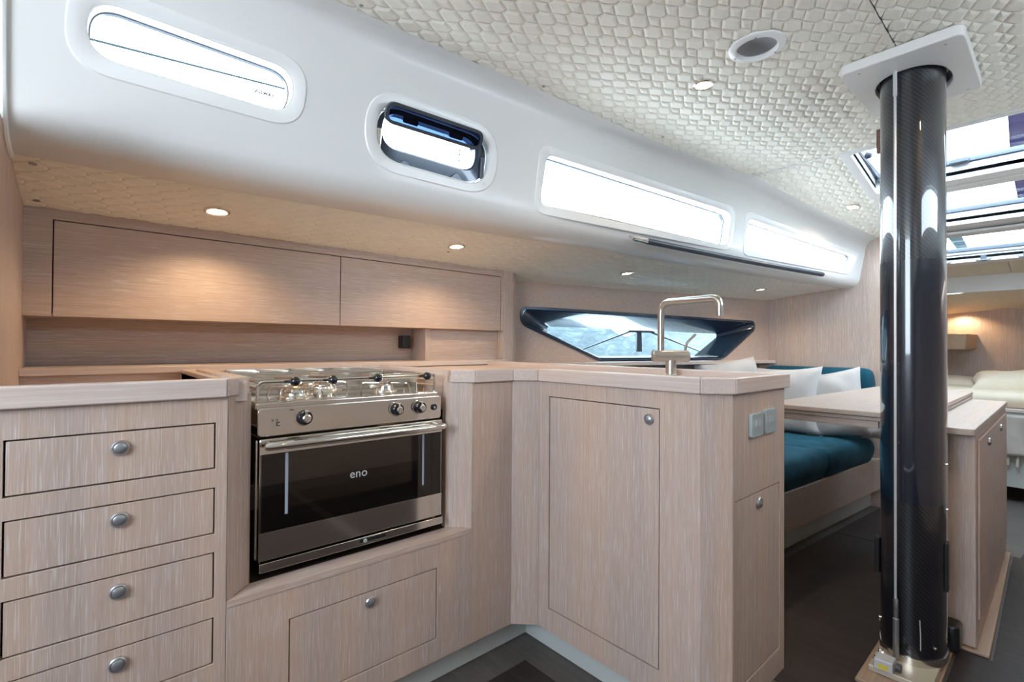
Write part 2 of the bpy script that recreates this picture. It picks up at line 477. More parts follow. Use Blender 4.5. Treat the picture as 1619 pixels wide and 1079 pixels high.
def coach_side(name, xr, f, holes, n_in):
    x0, x1 = xr; W0, W1 = -.265, UW + .085
    nx = int((x1 - x0) / .06); wl = [W0, -.25, -.23, -.2, -.17, -.14, -.11, -.08, -.05, -.02, .0]; wl += [UW * i / 10 for i in range(1, 11)] + [UW + .015, UW + .03, UW + .045, UW + .065, W1]
    outer = [(x0 + (x1 - x0) * i / nx, W0) for i in range(nx)] + [(x1, w) for w in wl[:-1]] + [(x1 - (x1 - x0) * i / nx, W1) for i in range(nx)] + [(x0, w) for w in wl[:0:-1]]
    bm = cdt_surface(outer, holes, lambda x, w: Vector((x, w, 0)), (.06, .022))
    nr = []
    for v in bm.verts:
        x, w = v.co.x, v.co.y
        nn = n_in(x, w); v.co = f(x, w); nr.append(nn)
    bm.normal_update()
    for fc in bm.faces:
        c = Vector((0, 0, 0))
        for v in fc.verts: c += nr[v.index] if v.index >= 0 else Vector((0, 0, 0))
    bm.verts.index_update()
    for fc in bm.faces:
        c = sum((nr[v.index] for v in fc.verts), Vector((0, 0, 0)))
        if fc.normal.dot(c) < 0: fc.normal_flip()
    o = struct(name, bm, 'gelcoat', smooth=0, origin=(0, 0, 0))
    me = o.data
    for pl in me.polygons: pl.use_smooth = True
    me.normals_split_custom_set_from_vertices(nr)
    return o
def n_port(x, w): return sn(x, w)
def n_star(x, w): a = sn(x, w); return Vector((a.x, -a.y, a.z))
coach_side('wall_port', (-1.3, 3.80), sp, [p[0] for p in PORTS], n_port)
coach_side('wall_starboard', (-1.3, 3.80), mir(sp), [p[0] for p in PORTS[2:3]], n_star)

def band(f, loopA, loopB, offA, offB, bm=None):
    """strip between two parametric loops at two offsets"""
    bm = bm or BM(); n = len(loopA)
    a = [bm.verts.new(f(offA)(*p)) for p in loopA]; b = [bm.verts.new(f(offB)(*p)) for p in loopB]
    for i in range(n): bm.faces.new((a[i], a[(i + 1) % n], b[(i + 1) % n], b[i]))
    return bm
def grow(loop, d):
    """offset a closed loop outward by d"""
    n = len(loop); out = []
    area = sum(loop[i - 1][0] * loop[i][1] - loop[i][0] * loop[i - 1][1] for i in range(n))
    s = 1 if area > 0 else -1
    for i in range(n):
        a = Vector(loop[i - 1]); c = Vector(loop[(i + 1) % n]); t = (c - a)
        if t.length < 1e-6: out.append(loop[i]); continue
        t.normalize(); out.append((loop[i][0] + t.y * d * s, loop[i][1] - t.x * d * s))
    return out
def port_window(idx, opening, flange, f, side, detail=True):
    c = f(0)(sum(p[0] for p in opening) / len(opening), .1)
    root = thing('window_%d' % idx, c, kind='structure')
    # flange: a thin raised rim around the opening
    n = len(opening)
    bm = band(f, grow(flange, .004), flange, -.001, .0028)
    band(f, flange, grow(opening, .006), .0028, .0028, bm)
    band(f, grow(opening, .006), opening, .0028, -.002, bm)
    D = .045
    band(f, opening, opening, -.002, -D, bm)
    bmesh.ops.remove_doubles(bm, verts=bm.verts, dist=.0003); bmesh.ops.recalc_face_normals(bm, faces=bm.faces)
    mesh('window_frame', bm, 'white_frame', root, smooth=40)
    bm = band(f, grow(opening, .02), grow(opening, .02), -D + .001, -D - .015)
    band(f, grow(opening, .02), grow(opening, -.003), -D + .001, -D + .001, bm)
    band(f, grow(opening, -.003), grow(opening, -.003), -D + .001, -D - .015, bm)
    bmesh.ops.recalc_face_normals(bm, faces=bm.faces)
    mesh('window_gasket', bm, 'alu_dark', root)
    bm = cdt_surface(grow(opening, .002), [], lambda x, w: f(-D - .006)(x, w), (.08, .03))
    mesh('window_pane', bm, 'window_glass', root)
    return root
def fport(off): return spo(off)
def fstar(off): return mir(spo(off))
wins = []
for i, (op, fl) in enumerate(PORTS):
    wins.append(port_window(i + 1, op, fl, fport, 1))
for i, (op, fl) in enumerate(PORTS[2:3]):
    port_window(i + 6, op, fl, fstar, -1)

# maker's lettering on the first window, reads from outside
def surf_frame(x, w, off):
    P = spo(off)(x, w); U = (sp(x + .01, w) - sp(x, w)).normalized(); V = (sp(x, w + .01) - sp(x, w)).normalized(); return P, U, V
P, U, V = surf_frame(.324, .395 * UW, -.046)
text_mesh('lettering', 'LEWMAR', .0105, 'print_dark', wins[0], P, U, V, .0002, spacing=1.35, mirror=True, bold=.0010)
P, U, V = surf_frame(.955, .44 * UW, -.048)
text_mesh('lettering', 'LEWMAR', .0120, 'print_dark', wins[1], P, -V, U, .0002, spacing=1.3, bold=.0010)

# opening portlight: dark inner frame and the hinged lid swung inwards
root = wins[1]
op = PORTS[1][0]
inner = round_loop([(.672, .235 * U_), (1.0, .20 * U_), (1.006, .52 * U_), (.678, .545 * U_)], .052, 14)
bm = band(fport, grow(op, -.004), grow(op, -.006), -.030, -.018)
band(fport, grow(op, -.006), grow(inner, .006), -.018, -.014, bm)
band(fport, grow(inner, .006), inner, -.014, -.020, bm)
band(fport, inner, inner, -.020, -.05, bm)
bmesh.ops.recalc_face_normals(bm, faces=bm.faces)
mesh('opening_frame', bm, 'frame_navy', root, smooth=40)
# lid
hx0, hx1 = .662, 1.0
H0 = spo(.006)(hx0, .40 * UW); H1 = spo(.006)(hx1, .385 * UW)
Ud = (H1 - H0).normalized(); inw = Vector((-.04, -.52, .85)).normalized(); inw = (inw - Ud * inw.dot(Ud)).normalized(); Nl = Ud.cross(inw).normalized()
L_ = (H1 - H0).length
def lidpt(u, v, o=0): return H0 + Ud * u + inw * v + Nl * o
lo = round_loop([(0, .004), (L_, .004), (L_, .066), (0, .066)], .031, 10)
li = grow(lo, -.010); li2 = grow(lo, -.022)
bm = BM()
def lb(la, oa, lb_, ob):
    a = [bm.verts.new(lidpt(*p, oa)) for p in la]; b = [bm.verts.new(lidpt(*p, ob)) for p in lb_]
    for i in range(len(a)): bm.faces.new((a[i], a[(i + 1) % len(a)], b[(i + 1) % len(a)], b[i]))
lb(lo, -.006, lo, .006); lb(lo, .006, li, .006); lb(li, .006, li, -.006); lb(li, -.006, lo, -.006)
bmesh.ops.recalc_face_normals(bm, faces=bm.faces)
mesh('lid_rim', bm, 'alu_dark', root, bevel=.0015)
bm = prism(BM(), [lidpt(*p, -.004) for p in li], Nl * .008)
mesh('lid_pane', bm, 'smoked_acrylic', root)
for uu in (.06, .22):
    bm = prism(BM(), [lidpt(*p, -.008) for p in round_loop([(uu, .018), (uu + .05, .018), (uu + .05, .034), (uu, .034)], .006, 3)], Nl * .004)
    mesh('lid_hinge', bm, 'alu_dark', root)
for xx in (.745, .93):
    q = fport(0)(xx, .07 * UW) + sn(xx, .07 * UW) * -.012
    bm = prism(BM(), [q + Ud * -.028 + Vector((0, 0, .0)), q + Ud * -.004 + Vector((0, -.004, .022)), q + Ud * .006 + Vector((0, -.004, .022)), q + Ud * .032], Vector((0, .014, 0)))
    mesh('latch_lever', bm, 'alu_dark', root, bevel=.002)
for xx in (.66, 1.03):
    a = fport(-.014)(xx, .15 * UW); b = fport(-.014)(xx, .36 * UW)
    mesh('lid_stop', tube(BM(), [a, b], .008, 12), 'steel_soft' if xx < .8 else 'alu_dark', root)

# ------------------------------------------------------------------ quilted panels: ceiling and soffit
def quilted(bounds, height, rot=0, org=(0, 0), keep=None, inset=.0075, relief=.0050):
    """tile relief made of hexagons and parallelograms on the lattice seen in the lining; height(x, y) gives z"""
    a = Vector((.0668, -.0550)); b = Vector((.0705, .0010))
    P0 = Vector((0, 0)); P1 = Vector((.032, -.0155)); P2 = Vector((.0645, -.0355))
    T1 = [P2, P0 + a, P1 + a, P0 + a + b, P2 + b, P1 + b]; T2 = [P1, P2, P1 + b, P0 + b]
    c, s = cos(rot), sin(rot); x0, x1, y0, y1 = bounds
    R = lambda p: Vector((p.x * c - p.y * s + org[0], p.x * s + p.y * c + org[1]))
    bm = BM(); D = max(x1 - x0, y1 - y0) * 1.6; cxm, cym = (x0 + x1) / 2, (y0 + y1) / 2
    ctr = Vector((cxm - org[0], cym - org[1])); ctr = Vector((ctr.x * c + ctr.y * s, -ctr.x * s + ctr.y * c))
    det = a.x * b.y - a.y * b.x
    i0 = round((ctr.x * b.y - ctr.y * b.x) / det); j0 = round((a.x * ctr.y - a.y * ctr.x) / det)
    n = int(D / .05)
    for i in range(i0 - n, i0 + n):
        for j in range(j0 - 2 * n, j0 + 2 * n):
            o = a * i + b * j
            q = R(o)
            if not (x0 - .15 < q.x < x1 + .15 and y0 - .15 < q.y < y1 + .15): continue
            for T in (T1, T2):
                pts = [R(o + t) for t in T]
                cc = sum(pts, Vector((0, 0))) / len(pts)
                if keep and not keep(cc.x, cc.y): continue
                m = len(pts); area = sum(pts[k - 1].x * pts[k].y - pts[k].x * pts[k - 1].y for k in range(m))
                if area < 0: pts = pts[::-1]
                outer = [bm.verts.new((p.x, p.y, height(p.x, p.y))) for p in pts]
                prev = outer
                for ins, rel in ((inset * .3, relief * .32), (inset * .9, relief * .82), (inset * 1.4, relief)):
                    inn = []
                    for k in range(m):
                        p, pa, pc = pts[k], pts[k - 1], pts[(k + 1) % m]
                        e1 = (p - pa).normalized(); e2 = (pc - p).normalized()
                        n1 = Vector((-e1.y, e1.x)); n2 = Vector((-e2.y, e2.x)); bi = (n1 + n2); bi = bi / max(.35, bi.length_squared) * 2
                        q = p + bi * ins
                        inn.append(bm.verts.new((q.x, q.y, height(q.x, q.y) - rel)))
                    for k in range(m):
                        bm.faces.new((prev[(k + 1) % m], prev[k], inn[k], inn[(k + 1) % m]))
                    prev = inn
                bm.faces.new(prev[::-1])
    for co, no in (((x0, 0, 0), (-1, 0, 0)), ((x1, 0, 0), (1, 0, 0)), ((0, y0, 0), (0, -1, 0)), ((0, y1, 0), (0, 1, 0))):
        bmesh.ops.bisect_plane(bm, geom=bm.verts[:] + bm.edges[:] + bm.faces[:], plane_co=co, plane_no=no, clear_outer=True)
    return bm
def cut_rect(bm, x0, x1, y0, y1):
    for co, no in (((x0, 0, 0), (-1, 0, 0)), ((x1, 0, 0), (1, 0, 0)), ((0, y0, 0), (0, -1, 0)), ((0, y1, 0), (0, 1, 0))):
        bmesh.ops.bisect_plane(bm, geom=bm.verts[:] + bm.edges[:] + bm.faces[:], plane_co=co, plane_no=no)
    dl = [f for f in bm.faces if x0 < f.calc_center_median().x < x1 and y0 < f.calc_center_median().y < y1]
    bmesh.ops.delete(bm, geom=dl, context='FACES')
    return bm
CY = .333
XS = 2.63           # cross seam between the two ceiling panels
ceil = thing('ceiling', (1, CY, 1.9), kind='structure')
flat = lambda x, y: 1.9
fwd = lambda x, y: 1.9 - max(0, x - 2.66) * .173 + .004
MAST = (2.035, .332)
def yt(x): return cub(TX, TY, x)
bm = quilted((-1.28, XS, CY + .0012, 1.34), flat, 0, (1.183, .713), keep=lambda x, y: y < yt(x) + .06)
cut_rect(bm, MAST[0] - .15, MAST[0] + .15, CY - .1, CY + .105)
cut_rect(bm, 1.505 - .053, 1.505 + .053, .610 - .053, .610 + .053)
mesh('quilted_panel', bm, 'quilted_vinyl', ceil, smooth=0)
bm = quilted((-1.28, XS, -.75, CY - .0012), flat, 0, (1.596, .294), keep=lambda x, y: y > .66 - yt(x) - .06)
cut_rect(bm, MAST[0] - .15, MAST[0] + .15, CY - .105, CY + .1)
mesh('quilted_panel', bm, 'quilted_vinyl', ceil, smooth=0)
HY0, HY1 = .0, .66
bm = quilted((XS + .004, 3.79, -.45, 1.15), fwd, 0, (1.183, .713), keep=lambda x, y: y < yt(x) + .06)
cut_rect(bm, 2.63, 3.80, HY0 - .02, HY1 + .02)
mesh('quilted_panel', bm, 'quilted_vinyl', ceil, smooth=0)
# solid shell over the lining, open at the hatches and the companionway
bm = BM()
for x0, x1, y0, y1 in ((-1.3, 2.63, -.9, 1.45),):
    box(bm, x0, x1, y0, y1, 1.912, 1.93)
mesh('roof_shell', bm, 'gelcoat', ceil, smooth=0)
bm = BM()
def slope_box(x0, x1, y0, y1, t0=.012, t1=.03):
    z = lambda x: 1.9 - (x - 2.66) * .173
    Y = lambda y, x: y(x) if callable(y) else y
    vs = [bm.verts.new((x, Y(y, x), z(x) + t)) for x in (x0, x1) for y in (y0, y1) for t in (t0, t1)]
    for f in ((0, 1, 3, 2), (4, 6, 7, 5), (0, 4, 5, 1), (2, 3, 7, 6), (0, 2, 6, 4), (1, 5, 7, 3)): bm.faces.new([vs[i] for i in f])
HX = [(2.66, 3.135), (3.275, 3.74), (3.95, 4.46)]
for k in range(12):
    xa, xb = 2.62 + .1 * k, min(3.8, 2.72 + .1 * k)
    slope_box(xa, xb, HY1, lambda x: yt(x) + .05); slope_box(xa, xb, lambda x: .66 - yt(x) - .05, HY0)
slope_box(3.8, 4.9, HY1, 1.35); slope_box(3.8, 4.9, -.9, HY0)
xe = [2.60] + [v for h in HX for v in h] + [4.9]
for k in range(0, len(xe), 2): slope_box(xe[k], xe[k + 1], HY0, HY1)
bmesh.ops.recalc_face_normals(bm, faces=bm.faces)
mesh('foredeck_shell', bm, 'gelcoat', ceil, smooth=0)
# smooth lining forward of the bulkhead
bm = BM()
def lin(x0, x1, y0, y1, off=.004):
    z = lambda x: 1.9 - (x - 2.66) * .173 + off
    bm.faces.new([bm.verts.new(q) for q in ((x0, y0, z(x0)), (x0, y1, z(x0)), (x1, y1, z(x1)), (x1, y0, z(x1)))])
lin(3.80, 4.53, HY1 + .02, 1.3); lin(3.80, 4.53, -.6, HY0 - .02); lin(4.50, 4.86, .255, 1.2); lin(4.50, 4.86, -.6, .251)
mesh('lining', bm, 'oak_lining' if 'oak_lining' in MATS else 'bed_linen', ceil, smooth=0)
# lip of the aft panel at the cross seam
bm = Box(XS - .006, XS + .004, CY - 1.0, 1.105, 1.893, 1.912)
mesh('edge_strip', bm, 'gelcoat', ceil, smooth=0)

# soffit
def yb(x): return cub(BX, BY, x)
so_ = thing('trim_1', (1.8, 1.7, 1.38), kind='structure')
bm = quilted((-.12, 3.80, .96, 2.14), lambda x, y: zs(x, y), radians(-8), (-.05, 1.667), keep=lambda x, y: y > yb(x) - .03, relief=.0036, inset=.0055)
for v in bm.verts:
    pass
mesh('soffit_panel', bm, 'quilted_vinyl', so_, smooth=0)
bm = BM()
gx = [-1.3 + .12 * i for i in range(43)]
for a, b in zip(gx, gx[1:]):
    b = min(b, 3.80)
    if a >= 3.79: break
    q = [(a, yb(a) - .02), (a, 2.3), (b, 2.3), (b, yb(b) - .02)]
    bm.faces.new([bm.verts.new((x, y, zs(x, y) + .012)) for x, y in q])
mesh('soffit_backing', bm, 'gelcoat', so_, smooth=0)
bm = BM()
for a, b in zip(gx, gx[1:]):
    if b > 3.81: break
    q = [(a, .66 - yb(a) + .02), (a, -1.5), (b, -1.5), (b, .66 - yb(b) + .02)]
    bm.faces.new([bm.verts.new((x, y, zs(x, .66 - y) + .012)) for x, y in q])
struct('trim_2', bm, 'gelcoat', smooth=0)

# ------------------------------------------------------------------ room shell
struct('wall_aft', panel_holes(BM(), (-1.3, 0, 0), (0, 1, 0), (0, 0, 1), (1, 0, 0), -1.6, 2.3, 0, 1.95, [(-.15, .80, .95, 1.90)], .03), 'oak_z', smooth=0)
struct('wall_left', Box(-.16, -.12, 1.19, 2.3, 0, 1.45), 'oak_z', smooth=0, bevel=.002)
# trim edge of the coachroof lining against the left bulkhead
pts = [sp(-.118, w) + sn(-.118, w) * .004 for w in [-.265 + .02 * i for i in range(35)]]
struct('trim_3', tube(BM(), pts, .006, 8), 'white_frame')
# hull side behind lockers and settee
HA = Vector((1.83, 2.05, 0)); HB = Vector((3.8, 1.454, 0)); HD = (HB - HA).normalized(); HN = Vector((-HD.y, HD.x, 0)); HL = (HB - HA).length
def hp(u, z, off=0): q = HA + HD * u + HN * off; return Vector((q.x, q.y, z))
hull_outer = round_loop([(.545, .903), (1.60, .903), (1.93, 1.160), (1.875, 1.196), (.075, 1.225), (.035, 1.150)], [.03, .06, .05, .03, .07, .035], 8)
hull_outer = round_loop([(.575, .905), (1.59, .907), (1.915, 1.125), (1.905, 1.192), (.23, 1.224), (.03, 1.224), (.03, 1.12)], [.03, .06, .04, .05, .1, .09, .06], 6)
bm = cdt_surface([(-.22, 0), (-.22, 1.45), (2.3, 1.45), (2.3, 0)], [grow(hull_outer, -.008)], lambda u, z: hp(u, z), (.4, .4), inner_pts=False)
struct('wall_hull_port', bm, 'oak_x', smooth=0)
struct('wall_port_lower', Box(-1.3, 1.83, 2.14, 2.17, 0, 1.45), 'oak_x', smooth=0)
struct('wall_hull_starboard', Box(-1.3, 3.8, -1.30, -1.26, 0, 1.45), 'oak_x', smooth=0)
# main bulkhead with the passage forward
bmk = BM()
prism(bmk, [(3.8, .60, 0), (3.8, 1.60, 0), (3.8, 1.60, 1.69), (3.8, .60, 1.705)], (.03, 0, 0))
struct('wall_forward', bmk, 'oak_z', smooth=0)
bmk = BM(); prism(bmk, [(3.8, .06, 0), (3.8, -1.3, 0), (3.8, -1.3, 1.6), (3.8, -.25, 1.72), (3.8, .06, 1.72)], (.03, 0, 0))
struct('wall_forward_starboard', bmk, 'oak_z', smooth=0)
# small plinth of the forward bulkhead
struct('baseboard_forward', Box(3.775, 3.80, .60, .85, 0, .10), 'oak_y', smooth=0)

# floor
fl = thing('floor', (1.5, 0, 0), kind='structure')
mesh('floor_base', Box(-1.3, 6.2, -1.3, 2.2, -.04, -.002), 'floor_border', fl, smooth=0)
bm = BM()
slab([(-1.2, -1.0), (1.075, -1.0), (1.075, 1.145), (-1.2, 1.145)], -.003, 0.0, bm)
mesh('floor_panel', bm, 'floor_dark', fl, smooth=0, bevel=.001)
def yset(x): return .929 + (x - 2.641) * (-.0899)
for pts in ([(1.58, .44), (1.74, .44), (1.74, .40), (2.24, .40), (2.24, .44), (3.08, .44), (3.08, yset(3.08) - .05), (1.58, yset(1.58) - .05)],
            [(3.086, .44), (3.76, .44), (3.76, yset(3.76) - .05), (3.086, yset(3.086) - .05)],
            [(1.13, .445), (1.575, .445), (1.575, .48), (1.13, .48)],
            [(1.13, -1.0), (3.38, -1.0), (3.38, .176), (2.20, .160), (2.20, .243), (1.73, .243), (1.73, .445), (1.13, .445)],
            [(3.386, -1.0), (4.5, -1.0), (4.5, .12), (3.70, .12), (3.386, .15)]):
    mesh('floor_panel', slab(pts, -.003, 0.0), 'floor_dark', fl, smooth=0, bevel=.001)
# toe kicks
struct('baseboard_galley', Box(-.15, 1.2, 1.255, 1.275, 0, .10), 'toekick', smooth=0)
struct('baseboard_peninsula', Box(1.18, 1.2, .585, 1.255, 0, .10), 'toekick', smooth=0)
struct('baseboard_peninsula_end', Box(1.2, 1.46, .585, .605, 0, .10), 'toekick', smooth=0)
tk = prism(BM(), [(1.58, yset(1.58), 0), (3.8, yset(3.8), 0), (3.8, yset(3.8) + .02, 0), (1.58, yset(1.58) + .02, 0)], (0, 0, .15))
struct('baseboard_settee', tk, 'toekick', smooth=0)

# ------------------------------------------------------------------ galley
YF, XP, YE = 1.2, 1.125, .532
ZB, ZT = .095, .888
def pull(parent, c, n, mat1='knob_silver'):
    """round push-lock button"""
    k = mesh('pull_knob', lathe(BM(), c, n, [(.0145, 0), (.0145, .004), (.0125, .0065), (.0110, .0065), (.0105, .0050)], 28), mat1, parent, label='brushed metal push button')
    mesh('knob_face', lathe(BM(), Vector(c), n, [(.0102, .003), (.0102, .0062), (.007, .0082), (.001, .0088)], 28), 'knob_face', k)
    return k
def board(parent, name, P, U, N, u0, u1, z0, z1, mat='oak_z', th=.018, bev=.0012, inset=0.0):
    """flat front: P + U*u, from z0 to z1, facing N"""
    P, U, N = Vector(P), Vector(U), Vector(N)
    a = P + U * u0 - N * inset; b = P + U * u1 - N * inset
    return mesh(name, prism(BM(), [(a.x, a.y, z0), (b.x, b.y, z0), (b.x, b.y, z1), (a.x, a.y, z1)], -N * th), mat, parent, smooth=0, bevel=bev)
# -- drawer cabinet
dc = thing('drawer_cabinet', (.05, 1.45, ZB), 'pale limed oak galley cabinet with four stacked drawers left of the stove', 'cabinet')
g = .0028
DR = [(.737, .830), (.599, .692), (.462, .555), (.324, .417)]
holes = [(-.092 - g, .218 + g, a - g, b + g) for a, b in DR]
mesh('cabinet_front', panel_holes(BM(), (0, YF, 0), (1, 0, 0), (0, 0, 1), (0, -1, 0), -.14, .243, ZB, ZT, holes, .018), 'oak_z', dc, smooth=0, bevel=.0008)
mesh('carcass', Box(-.14, .243, YF + .03, YF + .34, ZB, ZT - .01), 'gap_shade', dc, smooth=0)
names = ['top', 'second', 'third', 'bottom']
for (a, b), kz in zip(DR, (.800, .663, .526, .388)):
    d = board(dc, 'drawer', (0, YF, 0), (1, 0, 0), (0, -1, 0), -.092, .218, a, b, inset=.0015)
    pull(d, (.0615, YF + .001, kz), (0, -1, 0))
# -- stove cabinet: reveal boards around the recess, flap drawer below, end panel to the corner
sc_ = thing('stove_cabinet', (.65, 1.45, ZB), 'pale limed oak cabinet around and below the stove with a wide flap drawer', 'cabinet')
holes = [(.2445, .900, .445, 1.2), (.3755, .776, .195 - g, .359)]
mesh('cabinet_front', panel_holes(BM(), (0, YF, 0), (1, 0, 0), (0, 0, 1), (0, -1, 0), .2440, 1.062, ZB, ZT, [(.2440, .900, .445, 1.2), (.376 - g, .776 + g, .160 - g, .358 + g)], .018), 'oak_z', sc_, smooth=0, bevel=.0008)
d = board(sc_, 'drawer', (0, YF, 0), (1, 0, 0), (0, -1, 0), .376, .776, .160, .358, inset=.0015)
pull(d, (.575, YF + .001, .332), (0, -1, 0))
mesh('carcass', Box(.25, 1.06, YF + .03, YF + .34, ZB, .425), 'gap_shade', sc_, smooth=0)
# angled reveals
mesh('reveal_board', slab([(.2440, 1.2), (.302, 1.257), (.302, 1.275), (.2440, 1.218)], .445, ZT), 'oak_z', sc_, smooth=0, bevel=.0006)
mesh('reveal_board', slab([(.900, 1.2), (.842, 1.257), (.842, 1.275), (.900, 1.218)], .445, ZT), 'oak_z', sc_, smooth=0, bevel=.0006)
mesh('reveal_sill', slab([(.2450, 1.1985), (.899, 1.1985), (.842, 1.2565), (.302, 1.2565)], .430, .4455), 'oak_x', sc_, smooth=0, bevel=.0006)
mesh('corner_post', slab([(1.062, 1.2), (1.125, 1.1375), (1.14, 1.15), (1.077, 1.216)], ZB, ZT), 'oak_z', sc_, smooth=0, bevel=.0008)
# dark bay behind the stove
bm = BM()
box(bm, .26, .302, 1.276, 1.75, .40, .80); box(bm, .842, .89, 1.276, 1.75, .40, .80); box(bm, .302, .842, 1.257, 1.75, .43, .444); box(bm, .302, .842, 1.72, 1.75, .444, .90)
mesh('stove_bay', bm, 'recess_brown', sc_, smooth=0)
# -- peninsula
pc = thing('peninsula_cabinet', (1.3, .85, ZB), 'pale oak peninsula unit with a tall door and the tap on top', 'cabinet')
mesh('cabinet_front', panel_holes(BM(), (XP, 0, 0), (0, 1, 0), (0, 0, 1), (-1, 0, 0), .586, 1.1375, ZB, ZT, [(.699 - g, 1.090 + g, .169 - g, .837 + g)], .018), 'oak_z', pc, smooth=0, bevel=.0008)
d = board(pc, 'door', (XP, 0, 0), (0, 1, 0), (-1, 0, 0), .699, 1.090, .169, .837, inset=.0015)
pull(d, (XP + .001, .728, .809), (-1, 0, 0))
mesh('corner_post', slab([(XP, .586), (1.179, YE), (1.195, .545), (1.14, .60)], ZB, ZT), 'oak_z', pc, smooth=0, bevel=.0008)
mesh('cabinet_end', panel_holes(BM(), (0, YE, 0), (1, 0, 0), (0, 0, 1), (0, -1, 0), 1.179, 1.503, ZB, ZT, [(1.194 - g, 1.466 + g, .166 - g, .6225 + g)], .018), 'oak_z', pc, smooth=0, bevel=.0008)
d = board(pc, 'door', (0, YE, 0), (1, 0, 0), (0, -1, 0), 1.194, 1.466, .166, .6225, inset=.0015)
pull(d, (1.331, YE + .001, .596), (0, -1, 0))
mesh('carcass', slab([(1.155, .62), (1.2, .565), (1.47, .565), (1.47, 1.9), (1.155, 1.9)], .11, .87), 'gap_shade', pc, smooth=0)
mesh('side_panel', Box(1.485, 1.503, .551, 2.0, ZB, ZT), 'oak_z', pc, smooth=0)
# -- worktop
wt = thing('worktop', (.7, 1.5, ZT), 'pale oak L shaped worktop with raised edge, cut out around the stove', 'worktop')
front = [(-.14, 1.188), (.240, 1.188), (.296, 1.243), (.296, 1.70), (.848, 1.70), (.848, 1.243), (.904, 1.188), (1.057, 1.188), (1.113, 1.132), (1.113, .580), (1.173, .520), (1.515, .520)]
outline = front + [(1.515, 1.98), (-.14, 1.98)]
def offset_poly(pts, d):
    out = []
    n = len(pts)
    for i in range(n):
        p = Vector(pts[i])
        if i == 0: t = (Vector(pts[1]) - p).normalized(); out.append(p + Vector((-t.y, t.x)) * d); continue
        if i == n - 1: t = (p - Vector(pts[-2])).normalized(); out.append(p + Vector((-t.y, t.x)) * d); continue
        t1 = (p - Vector(pts[i - 1])).normalized(); t2 = (Vector(pts[i + 1]) - p).normalized()
        n1 = Vector((-t1.y, t1.x)); n2 = Vector((-t2.y, t2.x)); b = n1 + n2; b = b / b.length_squared * 2
        out.append(p + b * d)
    return [tuple(q) for q in out]
# top surface pieces (sunk cold-box well at the left)
bm = BM()
slab([(.245, 1.21), (.290, 1.262), (.290, 1.72), (.854, 1.72), (.854, 1.262), (.90, 1.22), (1.08, 1.2), (1.14, 1.14), (1.14, .6), (1.19, .54), (1.5, .54), (1.5, 1.98), (.245, 1.98)], ZT, .906, bm)
mesh('worktop_board', bm, 'oak_top_x', wt, smooth=0)
bm = BM(); box(bm, -.14, .245, 1.21, 1.97, .86, .872); mesh('cold_box_lid', bm, 'oak_top_x', wt, smooth=0)
def rail(pieces, name='edge_rail'):
    for i, (p, q, p2, q2) in enumerate(pieces):
        d = (Vector(q) - Vector(p)); mat = 'oak_top_x' if abs(d.x) >= abs(d.y) else 'oak_top_y'
        mesh(name, slab([p, q, q2, p2], ZT - .002, .926), mat, wt, smooth=0, bevel=.004, seg=3)
inn = offset_poly(front, .028)
rail([(front[i], front[i + 1], inn[i], inn[i + 1]) for i in (0, 1)])
rail([(front[i], front[i + 1], inn[i], inn[i + 1]) for i in (5, 6, 7, 8, 9, 10)])
mesh('edge_rail', Box(.262, .296, 1.26, 1.72, .80, .925), 'oak_top_y', wt, smooth=0, bevel=.003)
mesh('edge_rail', Box(.848, .882, 1.26, 1.72, .80, .925), 'oak_top_y', wt, smooth=0, bevel=.003)
mesh('edge_rail', slab([(1.487, .548), (1.515, .520), (1.515, 1.98), (1.487, 1.98)], ZT - .002, .926), 'oak_top_y', wt, smooth=0, bevel=.004)
mesh('well_divider', Box(.245, .285, 1.215, 1.86, .872, .918), 'oak_top_y', wt, smooth=0, bevel=.003)
# back ledge
mesh('back_ledge', Box(-.12, 1.615, 1.86, 2.06, .909, .930), 'oak_top_x', wt, smooth=0, bevel=.002)
mesh('upstand', Box(-.12, 1.60, 1.875, 1.895, .860, .909), 'oak_x', wt, smooth=0)
mesh('back_ledge', prism(BM(), [(1.70, 1.93, .885), (3.79, 1.40, .885), (3.79, 1.50, .885), (1.83, 2.1, .885), (1.70, 2.1, .885)], (0, 0, .022)), 'oak_top_x', wt, smooth=0, bevel=.002)

# -- locker wall above
ul = thing('upper_locker', (.75, 1.98, 1.08), 'long pale oak wall locker with two flap doors above the worktop', 'cabinet')
YU = 1.92
mesh('locker_frame', panel_holes(BM(), (0, YU, 0), (1, 0, 0), (0, 0, 1), (0, -1, 0), -.12, 1.655, 1.077, 1.3865, [(-.057 - g, .781, 1.0, 1.352 + g), (.781, 1.617 + g, 1.0, 1.352 + g)], .018), 'oak_x', ul, smooth=0, bevel=.0006)
for a, b in ((-.057, .7795), (.7825, 1.617)):
    board(ul, 'flap_door', (0, YU, 0), (1, 0, 0), (0, -1, 0), a, b, 1.077, 1.352, 'oak_x', inset=.001)
mesh('carcass', Box(-.12, 1.655, YU + .022, 2.10, 1.086, 1.37), 'gap_shade', ul, smooth=0)
mesh('bottom_board', Box(-.12, 1.655, YU + .020, 2.10, 1.0775, 1.0858), 'oak_x', ul, smooth=0)
